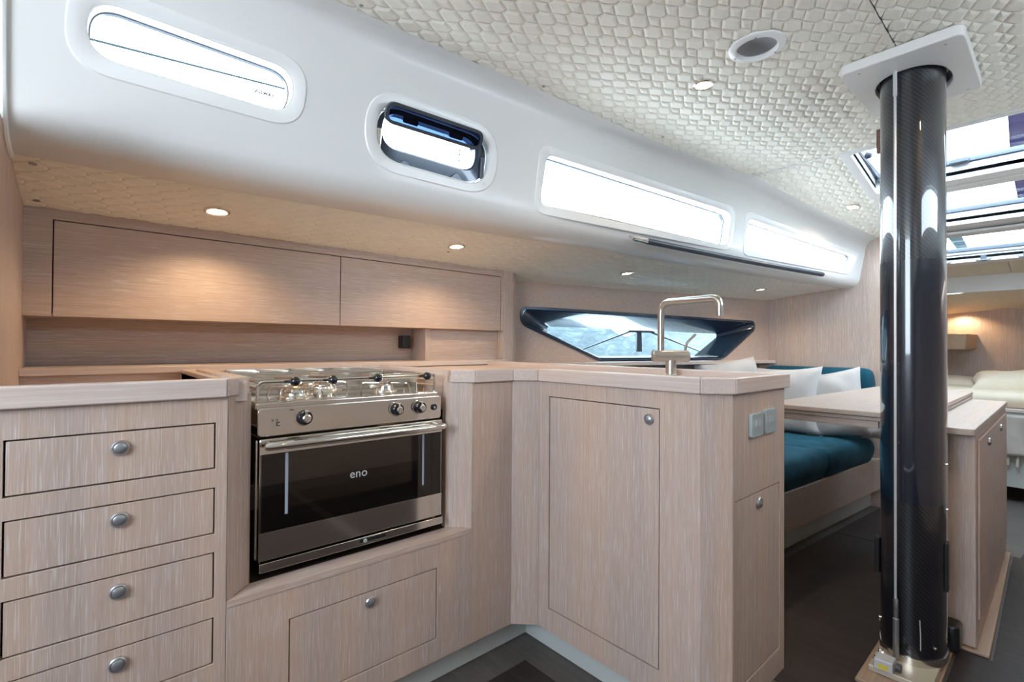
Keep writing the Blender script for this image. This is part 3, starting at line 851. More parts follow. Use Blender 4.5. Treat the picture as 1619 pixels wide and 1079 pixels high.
# niche below
nc = thing('niche_panelling', (.75, 2.0, .93), 'recessed oak panelling of the open niche between worktop and wall locker', 'panelling')
mesh('back_panel', Box(-.12, 1.22, 2.085, 2.10, .93, 1.077), 'oak_x', nc, smooth=0)
mesh('end_panel', Box(1.195, 1.222, 1.955, 2.085, .93, 1.077), 'oak_z', nc, smooth=0, bevel=.001)
mesh('front_panel', Box(1.222, 1.63, 1.962, 1.98, .93, 1.077), 'oak_x', nc, smooth=0)
mesh('locker_post', slab([(1.632, 1.915), (1.70, 1.915), (1.70, 2.13), (1.632, 2.13)], .90, 1.3865), 'oak_z', nc, smooth=0, bevel=.002)
mesh('post_trim', Box(1.70, 1.735, 1.935, 2.13, .905, 1.384), 'oak_z', nc, smooth=0, bevel=.004)
tag(mesh('socket_box', Box(1.125, 1.165, 2.035, 2.085, .985, 1.045), 'black_plastic', bevel=.004), 'small black box on the back of the open niche, near its right end', 'socket')

# ------------------------------------------------------------------ stove
YS = 1.24
st = thing('gimballed_stove', (.567, 1.44, .47), 'polished stainless steel marine cooker hanging in the oak recess', 'stove')
mesh('body', Box(.325, .812, YS + .03, 1.62, .475, .775), 'steel_soft', st, bevel=.003)
bm = BM()
lp = round_loop([(.312, .783), (.814, .783), (.814, .850), (.312, .850)], .010, 4)
prism(bm, [(x, YS, z) for x, z in lp], (0, .08, 0))
mesh('control_panel', bm, 'steel_polished', st, bevel=.003, seg=3)
# hob
bm = BM()
box(bm, .309, .812, YS + .012, 1.62, .845, .862)
mesh('hob_top', bm, 'steel_polished', st, bevel=.005, seg=3)
bm = BM(); box(bm, .318, .800, 1.612, 1.618, .862, .925); box(bm, .316, .319, 1.36, 1.615, .862, .915); box(bm, .800, .803, 1.36, 1.615, .862, .915)
mesh('spill_guard', bm, 'steel_polished', st, bevel=.001)
for bx, by, br in ((.425, 1.335, .034), (.685, 1.345, .028), (.56, 1.50, .040)):
    b = mesh('burner', lathe(BM(), (bx, by, .862), (0, 0, 1), [(br * 1.35, 0), (br * 1.3, .004), (br * .95, .006), (br * .9, .012), (br * .75, .013)], 32), 'steel_soft', st)
    mesh('burner_cap', lathe(BM(), (bx, by, .875), (0, 0, 1), [(br * .8, 0), (br * .82, .004), (br * .7, .008), (br * .1, .009)], 32), 'steel_polished', b)
# pan supports
for bx, by in ((.425, 1.335), (.685, 1.345), (.56, 1.50)):
    for k in range(4):
        bm = BM()
        a = pi / 4 + k * pi / 2
        tube(bm, fillet([(bx + .075 * cos(a), by + .075 * sin(a), .863), (bx + .07 * cos(a), by + .07 * sin(a), .888), (bx + .018 * cos(a), by + .018 * sin(a), .888)], .008, 3), .0022, 6)
        mesh('pan_support', bm, 'steel_polished', st)
# fiddle rails
fr = fillet([(.316, YS + .02, .862), (.316, YS + .02, .910), (.803, YS + .02, .912), (.803, YS + .02, .862)], .014, 5)
mesh('pan_rail', tube(BM(), fr, .0036, 10), 'steel_polished', st)
for zz in (.880, .895):
    pts = fillet([(.803, YS + .02, zz), (.803, 1.60, zz), (.316, 1.60, zz), (.316, YS + .02, zz)], .02, 4)
    mesh('side_rail', tube(BM(), pts, .0028, 8), 'steel_polished', st)
pts = fillet([(.803, YS + .02, .911), (.803, 1.60, .911), (.316, 1.60, .911), (.316, YS + .02, .911)], .02, 4)
mesh('side_rail', tube(BM(), pts, .0034, 8), 'steel_polished', st)
for bx in (.395, .488, .611, .766):
    arm = mesh('pot_clamp', tube(BM(), fillet([(bx - .01, YS + .02, .911), (bx + .02, 1.33, .912), (bx + .07, 1.42, .905), (bx + .02, 1.48, .905)], .03, 5), .0028, 8), 'steel_polished', st)
    bmb = BM(); bmesh.ops.create_icosphere(bmb, subdivisions=3, radius=.0118, matrix=Matrix.Translation((bx, YS + .002, .910)))
    cyl(bmb, (bx - .022, YS + .012, .910), (bx - .008, YS + .006, .910), .003, 10)
    mesh('clamp_knob', bmb, 'black_knob', arm, label='round black knob')
for i in range(5):
    mesh('rail_post', cyl(BM(), (.70 + .022 * i, YS + .02, .862), (.70 + .022 * i, YS + .02, .876), .002, 8), 'steel_polished', st)
# control knobs
for kx, kz, kr in ((.415, .8215, .0185), (.665, .8215, .0175), (.737, .8215, .0175)):
    mesh('knob_bezel', lathe(BM(), (kx, YS, kz), (0, -1, 0), [(kr + .0025, 0), (kr + .0025, .0015), (kr, .0018)], 36), 'steel_polished', st)
    kn = mesh('control_knob', lathe(BM(), (kx, YS - .001, kz), (0, -1, 0), [(kr, 0), (kr * .97, .010), (kr * .86, .017), (kr * .6, .018)], 36), 'black_knob', st, label='black round control knob')
    mesh('knob_cap', lathe(BM(), (kx + .001, YS - .018, kz - .001), (0, -1, 0), [(kr * .55, 0), (kr * .55, .004), (kr * .4, .006)], 28), 'steel_soft', kn)
    mesh('knob_pointer', Box(kx - .003, kx + .003, YS - .0215, YS - .017, kz + .006, kz + kr * .98), 'steel_soft', kn, bevel=.001)
ig = mesh('igniter_button', lathe(BM(), (.7885, YS, .8175), (0, -1, 0), [(.0095, 0), (.0095, .003), (.0075, .004), (.005, .003)], 24), 'black_plastic', st)
mesh('button_face', lathe(BM(), (.7885, YS - .003, .8175), (0, -1, 0), [(.0035, 0), (.0035, .002)], 16), 'steel_soft', ig)
# printed marks
pm = BM(); prism(pm, [(x, YS - .0004, z) for x, z in round_loop([(.352, .806), (.361, .806), (.361, .808), (.355, .809), (.355, .812), (.360, .813), (.360, .816), (.352, .816)], .0004, 1)], (0, .0008, 0))
mesh('printed_mark', pm, 'print_dark', st, smooth=0)
text_mesh('printed_mark', '9 0', .010, 'print_dark', st, (.341, YS - .0006, .8165), (1, 0, 0), (0, 0, 1), .0002, spacing=1.2)
mesh('indicator_slot', prism(BM(), [(x, YS - .0004, z) for x, z in round_loop([(.3825, .8405), (.3925, .8405), (.3925, .843), (.3825, .843)], .001, 2)], (0, .0008, 0)), 'print_dark', st)
# oven door
dz0, dz1 = .4935, .7775
od = mesh('oven_door', panel_holes(BM(), (0, YS + .002, 0), (1, 0, 0), (0, 0, 1), (0, -1, 0), .317, .819, dz0, dz1, [(.322, .814, .559, .741)], .010), 'steel_polished', st, smooth=0, bevel=.0008)
mesh('door_glass', Box(.3185, .8185, YS + .0005, YS + .003, .559, .741), 'oven_glass', od)
bm = panel_holes(BM(), (0, YS + .0035, 0), (1, 0, 0), (0, 0, 1), (0, -1, 0), .3185, .8185, .559, .741, [(.382, .748, .594, .739)], .001)
mesh('glass_border', bm, 'enamel_black', od, smooth=0)
for a, b in ((.3735, .3800), (.7505, .7560)):
    mesh('inner_strip', Box(a, b, YS - .0006, YS + .0005, .594, .740), 'strip_grey', od)
mesh('handle', tube(BM(), fillet([(.3215, YS - .004, .7640), (.335, YS - .028, .7640), (.802, YS - .028, .7625), (.816, YS - .004, .7625)], .012, 5), [.006] + [.0098] * 12 + [.006], 20) if False else
     tube(BM(), [(.322, YS - .022, .764), (.324, YS - .023, .764), (.330, YS - .024, .764)] + [(.33 + .0475 * i, YS - .025, .764 - .0002 * i) for i in range(1, 10)] + [(.806, YS - .024, .762), (.812, YS - .023, .762), (.814, YS - .022, .762)], [.004, .0075, .0095] + [.0102] * 9 + [.0095, .0075, .004], 24), 'steel_polished', od, label='polished tubular handle')
for hx in (.340, .798):
    mesh('handle_bracket', cyl(BM(), (hx, YS + .001, .764), (hx, YS - .020, .764), .005, 12), 'steel_polished', od)
text_mesh('maker_mark', 'eno', .031, 'print_grey', od, (.533, YS - .0006, .6515), (1, 0, 0), (0, 0, 1), .0003, spacing=1.05)
# oven cavity
bm = BM()
box(bm, .362, .366, YS + .014, 1.56, .545, .755); box(bm, .770, .774, YS + .014, 1.56, .545, .755); box(bm, .366, .770, 1.555, 1.56, .545, .755); box(bm, .366, .770, YS + .014, 1.56, .545, .55); box(bm, .366, .770, YS + .014, 1.56, .75, .755)
mesh('oven_cavity', bm, 'steel_soft', st, smooth=0)
bm = BM()
for zz in (.665,):
    tube(bm, fillet([(.376, 1.28, zz), (.762, 1.28, zz), (.762, 1.52, zz), (.376, 1.52, zz), (.376, 1.281, zz)], .01, 3), .0022, 6)
    for i in range(1, 20): tube(bm, [(.376 + .0195 * i, 1.28, zz), (.376 + .0195 * i, 1.52, zz)], .0013, 5)
    tube(bm, [(.376, 1.285, zz + .018), (.755, 1.285, zz + .018)], .0016, 6)
mesh('oven_rack', bm, 'steel_polished', st)
mesh('oven_tray', Box(.378, .76, 1.285, 1.52, .585, .592), 'steel_soft', st, bevel=.002)
# lower rail with latch
mesh('bottom_rail', Box(.318, .820, YS - .004, YS + .02, .4685, .4895), 'steel_polished', st, bevel=.0012)
mesh('door_latch', Box(.560, .635, YS - .0055, YS - .003, .4765, .4865), 'black_plastic', st, bevel=.001)
mesh('latch_slide', lathe(BM(), (.575, YS - .005, .4805), (0, -1, 0), [(.0052, 0), (.0045, .004)], 16), 'socket_grey', st)
mesh('gimbal_bracket', Box(.302, .325, 1.30, 1.34, .60, .66), 'steel_soft', st, bevel=.002)
mesh('side_strip', Box(.3095, .3135, YS + .004, YS + .02, .500, .776), 'steel_soft', st, bevel=.001)

# ------------------------------------------------------------------ sockets, tap
for x0, x1, z0, z1, lab in ((1.268, 1.338, .7715, .8305, 'left hand grey socket plate on the end of the peninsula'), (1.352, 1.4235, .7715, .8355, 'right hand grey socket plate on the end of the peninsula')):
    r_ = thing('wall_socket', ((x0 + x1) / 2, YE, z0), lab, 'socket')
    mesh('cover_plate', prism(BM(), [(x, YE, z) for x, z in round_loop([(x0, z0), (x1, z0), (x1, z1), (x0, z1)], .006, 4)], (0, -.009, 0)), 'socket_grey', r_, bevel=.0012)
    cx_ = (x0 + x1) / 2; zc_ = (z0 + z1) / 2 + .006
    for dx, w_ in ((-.012, .0025), (.006, .0025), (.016, .0025)):
        mesh('socket_slot', Box(cx_ + dx - w_, cx_ + dx + w_, YE - .0105, YE - .0088, zc_ - .008, zc_ + .008), 'print_grey', r_, smooth=0)
tp = thing('mixer_tap', (1.43, .845, .906), 'brushed nickel mixer tap with square bent spout at the sink', 'tap')
mesh('tap_base', lathe(BM(), (1.43, .845, .906), (0, 0, 1), [(.022, 0), (.022, .004), (.0165, .006), (.0165, .06)], 28), 'nickel', tp)
ba = Vector((1.386, .885, .970)); bb = Vector((1.470, .805, .970))
mesh('tap_body', lathe(BM(), ba, bb - ba, [(.017, 0), (.0195, .003), (.0195, .062), (.0188, .0625), (.0195, .063), (.0195, (bb - ba).length - .003), (.017, (bb - ba).length)], 32), 'nickel', tp)
mesh('spout', tube(BM(), fillet([(1.405, .866, .975), (1.405, .866, 1.142), (1.378, .660, 1.142), (1.378, .660, 1.090)], .035, 8), .0105, 18), 'nickel', tp)
mesh('lever', tube(BM(), fillet([(1.462, .812, .975), (1.462, .812, 1.010), (1.485, .790, 1.040)], .02, 4), .004, 10), 'nickel', tp)
mesh('lever', Box(1.48, 1.486, .784, .792, 1.034, 1.040), 'nickel', tp) if False else None
sk = tag(mesh('sink', slab(round_loop([(1.20, .64), (1.42, .64), (1.42, .80), (1.20, .80)], .03, 5), .9063, .909), 'steel_soft', bevel=.001), 'thin steel rim of the sink sunk in the peninsula worktop', 'sink')

# ------------------------------------------------------------------ hull window
hw = thing('window_5', hp(1, .9), kind='structure')
Dg = .16
glass_loop = round_loop([(.66, .925), (1.43, .925), (1.72, 1.10), (.30, 1.118), (.27, 1.09)], [.02, .03, .03, .03, .02], 6)
n_ = len(hull_outer)
def resample(loop, n):
    L = [0]
    for i in range(len(loop)): L.append(L[-1] + (Vector(loop[(i + 1) % len(loop)]) - Vector(loop[i])).length)
    out = []
    for k in range(n):
        d = L[-1] * k / n; i = max(j for j in range(len(L)) if L[j] <= d + 1e-9); i = min(i, len(loop) - 1)
        t = (d - L[i]) / max(1e-9, L[i + 1] - L[i]); out.append(tuple(Vector(loop[i]).lerp(Vector(loop[(i + 1) % len(loop)]), t)))
    return out
def hband(bm, la, oa, lb_, ob):
    a = [bm.verts.new(hp(*p, oa)) for p in la]; b = [bm.verts.new(hp(*p, ob)) for p in lb_]
    for i in range(len(a)): bm.faces.new((a[i], a[(i + 1) % len(a)], b[(i + 1) % len(a)], b[i]))
bm = BM(); HO = hull_outer
hband(bm, grow(HO, .0), .002, grow(HO, -.002), -.008); hband(bm, grow(HO, -.002), -.008, grow(HO, -.016), -.009); hband(bm, grow(HO, -.016), -.009, grow(HO, -.024), .004)
bmesh.ops.remove_doubles(bm, verts=bm.verts, dist=.0005); bmesh.ops.recalc_face_normals(bm, faces=bm.faces)
mesh('window_frame', bm, 'frame_navy', hw, smooth=50)
# tapered reveal from rim to pane: scale the rim loop towards the pane outline
bm = BM(); rim = grow(HO, -.022)
def topane(p):
    u, z = p
    zz = .925 + (z - .93) / (1.20 - .93) * (1.118 - .925)
    zz = min(max(zz, .922), 1.12)
    uu = .30 + (u - .06) / (1.90 - .06) * (1.72 - .30)
    return (uu, zz)
pane = [topane(p) for p in rim]
hband(bm, rim, .002, pane, Dg)
bmesh.ops.recalc_face_normals(bm, faces=bm.faces)
mesh('window_reveal', bm, 'frame_navy', hw, smooth=30)
mesh('window_pane', prism(BM(), [hp(*p, Dg) for p in pane], HN * .008), 'hull_glass', hw, smooth=0)

# what shows through that window
sh = thing('fender_bracket', hp(1.06, .95, .32), 'dark forked metal bracket outside the hull window', 'bracket')
def hb(u0, z0, u1, z1, r, off=.32): return tube(BM(), [hp(u0, z0, off), hp(u1, z1, off)], r, 10)
mesh('strut', hb(.62, .965, 1.06, 1.108, .006), 'alu_dark', sh)
mesh('strut', hb(1.22, 1.108, 1.72, .965, .006), 'alu_dark', sh)
mesh('post', Box(0, 1, 0, 1, 0, 1) if False else prism(BM(), [hp(1.105, .962, .315), hp(1.155, .962, .315), hp(1.150, 1.10, .315), hp(1.110, 1.10, .315)], HN * .012), 'alu_dark', sh)
mesh('cross_plate', prism(BM(), [hp(1.02, 1.100, .312), hp(1.27, 1.100, .312), hp(1.25, 1.114, .312), hp(1.04, 1.114, .312)], HN * .018), 'alu_dark', sh)
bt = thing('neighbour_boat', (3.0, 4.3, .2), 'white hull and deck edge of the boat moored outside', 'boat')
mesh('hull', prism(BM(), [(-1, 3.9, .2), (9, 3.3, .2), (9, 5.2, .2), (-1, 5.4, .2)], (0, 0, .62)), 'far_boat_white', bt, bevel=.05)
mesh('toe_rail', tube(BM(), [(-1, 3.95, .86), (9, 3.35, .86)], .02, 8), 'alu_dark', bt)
struct('ground_water', slab([(-30, 2.6), (60, 2.6), (60, 40), (-30, 40)], -.3, -.2), 'sea_water', smooth=0)
bm = BM()
gx = 60; hs = [.0] * (gx + 1)
pts = []
for i in range(gx + 1):
    x = -30 + i * 1.6; pts.append((x, 30, 3.6 + 1.2 * sin(i * .37) + .7 * sin(i * .93 + 1)))
bm2 = BM(); prism(bm2, [(-30, 30, -.3)] + pts + [(66, 30, -.3)], (0, 4, 0))
tag(mesh('shoreline', bm2, 'far_shore', smooth=0), 'pale wooded shore across the water beyond the hull window', 'shore')

# ------------------------------------------------------------------ rail under the long window
hr = thing('grab_rail', sp(2.6, -.06), 'long dark leather covered grab rail below the long windows', 'handrail')
ra = spo(.030)(1.785, -.045); rb_ = spo(.030)(3.30, -.045)
N_ = 14
rp = [spo(.030)(1.86 + (3.30 - 1.86) * i / N_, -.058) for i in range(N_ + 1)]
mesh('grip', tube(BM(), rp, .0135, 14), 'navy_leather', hr)
rp2 = [spo(.030)(1.775 + .0875 * i / 4, -.058) for i in range(5)]
mesh('end_fitting', tube(BM(), rp2, [.008, .012, .011, .012, .014], 14), 'steel_polished', hr, label='polished steel end fitting')
mesh('end_cap', tube(BM(), [spo(.030)(3.295, -.058), spo(.030)(3.315, -.058), spo(.026)(3.325, -.058)], [.0138, .0125, .005], 14), 'navy_leather', hr)
for xx in (1.79, 2.55, 3.26):
    mesh('bracket', tube(BM(), [spo(-.002)(xx, -.058), spo(.028)(xx, -.058)], .006, 10), 'steel_soft', hr)

# ------------------------------------------------------------------ downlights
def downlight(x, y, z, n, label, group, r=.028, spot=True, power=7, cone=150):
    root = thing('downlight', (x, y, z), label, 'ceiling light', group)
    c = Vector((x, y, z)); n = Vector(n).normalized()
    mesh('bezel', lathe(BM(), c, n, [(r + .008, -.002), (r + .008, .003), (r + .004, .0055), (r, .0045), (r - .002, -.004)], 32, cap=False), 'steel_soft', root)
    mesh('lamp', lathe(BM(), c, n, [(r - .001, .001), (r - .008, .003), (.001, .0035)], 28), 'lamp_warm', root)
    d = bpy.data.lights.new('lamp_light', 'SPOT'); d.energy = power; d.color = (1, .72, .42); d.spot_size = radians(cone); d.spot_blend = .6; d.shadow_soft_size = .02
    o = bpy.data.objects.new('lamp_light', d); COL.objects.link(o); o.parent = root; o.location = n * .012
    o.rotation_euler = n.to_track_quat('-Z', 'Y').to_euler()
sl = (0, -.11, -1)
gsl = 'downlights in the quilted soffit'
for x, y, lab, pw in ((.312, 1.718, 'soffit downlight nearest the camera, above the left locker door', 9), (1.168, 1.673, 'soffit downlight above the right locker door', 8), (2.223, 1.579, 'soffit downlight below the steel end of the grab rail', 5), (3.336, 1.327, 'soffit downlight next to the main bulkhead', 5)):
    downlight(x, y, zs(x, y) - .004, sl, lab, gsl, power=pw)
downlight(1.588, .819, 1.896, (0, 0, -1), 'ceiling downlight left of the round vent', 'ceiling downlights', r=.026, power=5)
downlight(3.253, .796, fwd(3.253, .8) - .008, (-.173, 0, -1), 'ceiling downlight beyond the hatch, near the windows', 'ceiling downlights', r=.026, power=4)

for x, lab, pw in ((.55, 'added starboard fill downlight, out of view by the camera', 4), (1.588, 'added starboard fill downlight, out of view across the cabin from the round vent', 16)):  # two unseen lamps, added to brighten and warm the peninsula end
    downlight(x, -.153, 1.896, (0, 0, -1), lab, 'ceiling downlights', r=.026, power=pw)
# screws in the lining
def screw(x, y, z, n, lab, r=.0055):
    o = mesh('screw', lathe(BM(), (x, y, z), n, [(r, -.001), (r, .0012), (r * .7, .0022), (r * .25, .0016)], 14), 'screw_steel')
    tag(o, lab, 'screw', 'screws holding the lining panels')
for x, y, lab in ((.548, 1.229, 'screw at the edge of the ceiling panel, at the top of the view'), (1.192, 1.194, 'screw at the ceiling edge, above the opened portlight'), (1.861, 1.140, 'screw at the ceiling edge, above the long window')):
    screw(x, y, 1.896, (0, 0, -1), lab)
screw(1.834, .352, 1.896, (0, 0, -1), 'left screw of the pair by the mast collar', .009); screw(1.839, .317, 1.896, (0, 0, -1), 'right screw of the pair by the mast collar', .009)
screw(2.60, .74, 1.896, (0, 0, -1), 'screw at the cross seam behind the mast', .006); screw(2.60, 1.07, 1.896, (0, 0, -1), 'screw at the window end of the cross seam', .006)
screw(-.091, 1.866, zs(-.09, 1.866) - .004, sl, 'soffit screw in the corner by the locker', .008); screw(-.085, 1.60, zs(-.085, 1.6) - .004, sl, 'soffit screw in the corner by the white lining', .008)
screw(1.186, 1.76, zs(1.186, 1.76) - .004, sl, 'soffit screw just beyond the second downlight', .006)

# round vent
vt = thing('ceiling_vent', (1.505, .610, 1.895), 'round grey dished vent set in the quilted ceiling', 'vent')
c = (1.505, .610, 1.896)
mesh('flange', lathe(BM(), c, (0, 0, -1), [(.078, -.002), (.078, .003), (.074, .006), (.059, .008), (.056, .006), (.055, -.004)], 48, cap=False), 'white_frame', vt)
mesh('dish', lathe(BM(), c, (0, 0, -1), [(.0585, .003), (.054, -.005), (.036, -.011), (.001, -.014)], 40, cap=False), 'vent_grey', vt)
for a in (200, 330, 90):
    mesh('vent_screw', lathe(BM(), (c[0] + .064 * cos(radians(a)), c[1] + .064 * sin(radians(a)), c[2] - .0086), (0, 0, -1), [(.0028, 0), (.0028, .0012)], 10), 'screw_steel', vt)

# ------------------------------------------------------------------ mast
mx, my = MAST; MA, MB_ = .118, .083
mt = thing('mast', (mx, my, .03), 'glossy black carbon mast standing between floor and ceiling', 'mast')
def mast_r(t):
    return Vector((MA * math.copysign(abs(cos(t)) ** .92, cos(t)), MB_ * math.copysign(abs(sin(t)) ** .92, sin(t)), 0))
def mast_part(name, z0, z1, mat, k=1.0):
    bm = BM(); n = 64; uv = bm.loops.layers.uv.new('UV'); zz = [z0, z1]
    P = [mast_r(2 * pi * i / n) * k for i in range(n + 1)]; L = [0]
    for i in range(n): L.append(L[-1] + (P[i + 1] - P[i]).length)
    rings = [[bm.verts.new((mx + P[i].x, my + P[i].y, z)) for i in range(n)] for z in zz]
    for i in range(n):
        f = bm.faces.new((rings[0][i], rings[0][(i + 1) % n], rings[1][(i + 1) % n], rings[1][i]))
        for lo_, (a, b) in zip(f.loops, ((L[i], z0), (L[i + 1], z0), (L[i + 1], z1), (L[i], z1))): lo_[uv].uv = (a, b)
    bm.faces.new(rings[0][::-1]); bm.faces.new(rings[1])
    return mesh(name, bm, mat, mt, smooth=50)
mast_part('mast_tube', .032, .52, 'carbon_twill')
mast_part('mast_sleeve', .52, 1.275, 'carbon_smooth', 1.006)
mast_part('mast_tube', 1.275, 2.02, 'carbon_twill')
mast_part('mast_heel', .030, .052, 'steel_soft', 1.03)
# small fittings on the tube
def fitting(name, t, z, mat, r=.004, l=.006, par=mt):
    p = mast_r(t); d = Vector((p.x / MA ** 2, p.y / MB_ ** 2, 0)).normalized()
    return mesh(name, lathe(BM(), Vector((mx, my, z)) + p, d, [(r, -.001), (r, l * .6), (r * .7, l)], 12), mat, par)
for t, z in ((radians(228), .09), (radians(118), .12), (radians(265), .33), (radians(265), .50), (radians(262), .64), (radians(95), .36), (radians(95), .26)):
    fitting('fixing_screw', t, z, 'steel_soft')
mesh('side_plate', Box(mx - .055, mx - .025, my + MB_ - .004, my + MB_ + .010, .26, .375), 'black_plastic', mt, bevel=.002)
mesh('side_plate', Box(mx - .03, mx + .0, my - MB_ - .006, my - MB_ + .004, .25, .40), 'black_plastic', mt, bevel=.002)
mesh('track_strip', Box(mx - .03, mx - .015, my + MB_ - .004, my + MB_ + .008, 1.655, 1.735), 'brass_dark', mt, bevel=.002)
mesh('keel_line', tube(BM(), [(mx - .118, my - .036, .085), (mx - .119, my - .036, .13), (mx - .118, my - .034, .175)], .0015, 6), 'rod_white', mt)

tr = thing('tie_rod', (1.885, .352, .03), 'thin pale tie rod running down the front of the mast', 'rod')
ry = .352; rx = 1.897
mesh('rod', tube(BM(), [(rx, ry + .001, .225), (rx, ry, 1.79)], .0036, 10), 'rod_white', tr)
mesh('rod_sleeve', tube(BM(), [(rx, ry, 1.785), (rx, ry, 1.872)], .0055, 12), 'rod_white', tr)
mesh('turnbuckle', lathe(BM(), (rx, ry, .04), (0, 0, 1), [(.006, 0), (.0085, .006), (.0085, .125), (.006, .128)], 16), 'turnbuckle', tr)
mesh('turnbuckle_nut', lathe(BM(), (rx, ry, .140), (0, 0, 1), [(.0055, 0), (.0075, .002), (.0075, .018), (.0055, .020), (.0055, .03), (.0062, .031), (.0062, .085), (.0045, .088)], 8), 'turnbuckle', tr)
mesh('rod_collar', lathe(BM(), (rx, ry + .002, 1.871), (0, 0, -1), [(.016, -.003), (.016, .002), (.010, .003)], 20), 'screw_steel', tr)

cl = thing('mast_collar', (2.07, .33, 1.862), 'white rectangular collar plate around the top of the mast', 'collar')
o_loop = round_loop([(1.800, .182), (2.235, .182), (2.235, .478), (1.800, .478)], .030, 6)
i_loop = [(mx + .012 + p.x * 1.17, my + p.y * 1.15) for p in (mast_r(2 * pi * i / len(o_loop) + pi / 4 + pi) for i in range(len(o_loop)))]
bm = BM(); n = len(o_loop)
def orient(lp):
    k = min(range(len(lp)), key=lambda i: (lp[i][0] + lp[i][1])); return lp[k:] + lp[:k]
ol = orient(o_loop); il = orient(i_loop)
zA, zB = 1.862, 1.894
r = [[bm.verts.new((x, y, z)) for x, y in l] for l, z in ((ol, zB), (ol, zA), (il, zA), (il, zB))]
for a, b in zip(r, r[1:] + r[:1]):
    for i in range(n): bm.faces.new((a[i], a[(i + 1) % n], b[(i + 1) % n], b[i]))
bmesh.ops.recalc_face_normals(bm, faces=bm.faces)
mesh('collar_plate', bm, 'plate_white', cl, bevel=.005, seg=3)
for x, y in ((1.83, .43), (1.83, .225), (2.205, .215), (2.205, .445)):
    mesh('collar_screw', lathe(BM(), (x, y, zA), (0, 0, -1), [(.0035, 0), (.003, .001)], 10), 'screw_steel', cl)
bm = BM()
r1 = [bm.verts.new((x, y, 1.88)) for x, y in il]; r2 = [bm.verts.new((x, y, 2.03)) for x, y in il]
for i in range(n): bm.faces.new((r1[i], r2[i], r2[(i + 1) % n], r1[(i + 1) % n]))
bm.faces.new(r2)
mesh('collar_boot', bm, 'frame_navy', cl)

ms = thing('mast_step', (1.98, .34, 0), 'pale metal base plate on a wooden board at the foot of the mast', 'base plate')
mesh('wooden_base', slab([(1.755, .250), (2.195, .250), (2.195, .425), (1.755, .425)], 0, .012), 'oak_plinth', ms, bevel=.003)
mesh('step_plate', slab([(1.825, .258), (2.17, .258), (2.17, .408), (1.825, .408)], .012, .030), 'deck_plate', ms, bevel=.003)
for x, y in ((1.925, .396), (1.872, .396), (2.135, .272), (2.14, .395)):
    b = mesh('bolt', lathe(BM(), (x, y, .030), (0, 0, 1), [(.010, 0), (.010, .003), (.007, .003), (.007, .010), (.004, .012)], 6), 'steel_polished', ms)
mesh('sheave_block', Box(1.815, 1.865, .345, .392, .030, .062), 'block_grey', ms, bevel=.004)
mesh('sheave', lathe(BM(), (1.84, .335, .046), (0, 1, 0), [(.012, -.006), (.012, .006)], 18), 'print_dark', ms)
mesh('block_label', Box(1.8146, 1.816, .355, .380, .036, .050), 'yellow_print', ms)
tag(mesh('black_cover', slab(round_loop([(2.130, .232), (2.205, .232), (2.205, .31), (2.130, .31)], .015, 4), .011, .100), 'black_plastic', bevel=.012, seg=4), 'small rounded black plastic cover at the foot of the table cabinet', 'cover')

# ------------------------------------------------------------------ table
tb = thing('saloon_table', (2.8, .45, 0), 'pale oak drop leaf table on a narrow cabinet behind the mast', 'table')
TX0, TX1, TY0, TY1 = 2.222, 3.42, .200, .44
mesh('cabinet_body', Box(TX0, TX1 - .01, TY0 + .001, TY1, .012, .716), 'oak_z', tb, smooth=0, bevel=.003)
mesh('cabinet_top', slab(round_loop([(2.150, .196), (TX1 + .02, .196), (TX1 + .02, TY1), (2.150, TY1)], [.02, .01, .01, .02], 5), .718, .740), 'oak_table', tb, bevel=.003)
for a, b in ((2.27, 3.37),):
    dd = board(tb, 'cabinet_door', (0, TY0, 0), (1, 0, 0), (0, -1, 0), a, b, .09, .690, 'oak_z', th=.006, inset=-.005)
    for kx in (2.543, 3.034): pull(dd, (kx, TY0 - .006, .654), (0, -1, 0))
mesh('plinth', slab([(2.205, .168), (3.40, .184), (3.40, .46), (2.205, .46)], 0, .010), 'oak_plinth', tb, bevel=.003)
mesh('table_leaf', slab(round_loop([(2.085, .325), (3.50, .325), (3.50, .735), (2.085, .815)], .015, 3), .757, .775), 'oak_table', tb, bevel=.003)
mesh('table_leaf', slab(round_loop([(2.10, .325), (3.49, .325), (3.49, .725), (2.10, .805)], .015, 3), .741, .7555), 'oak_table', tb, bevel=.003)
mesh('leaf_support', Box(2.11, 2.13, .44, .78, .715, .741), 'oak_y', tb, smooth=0, bevel=.002)

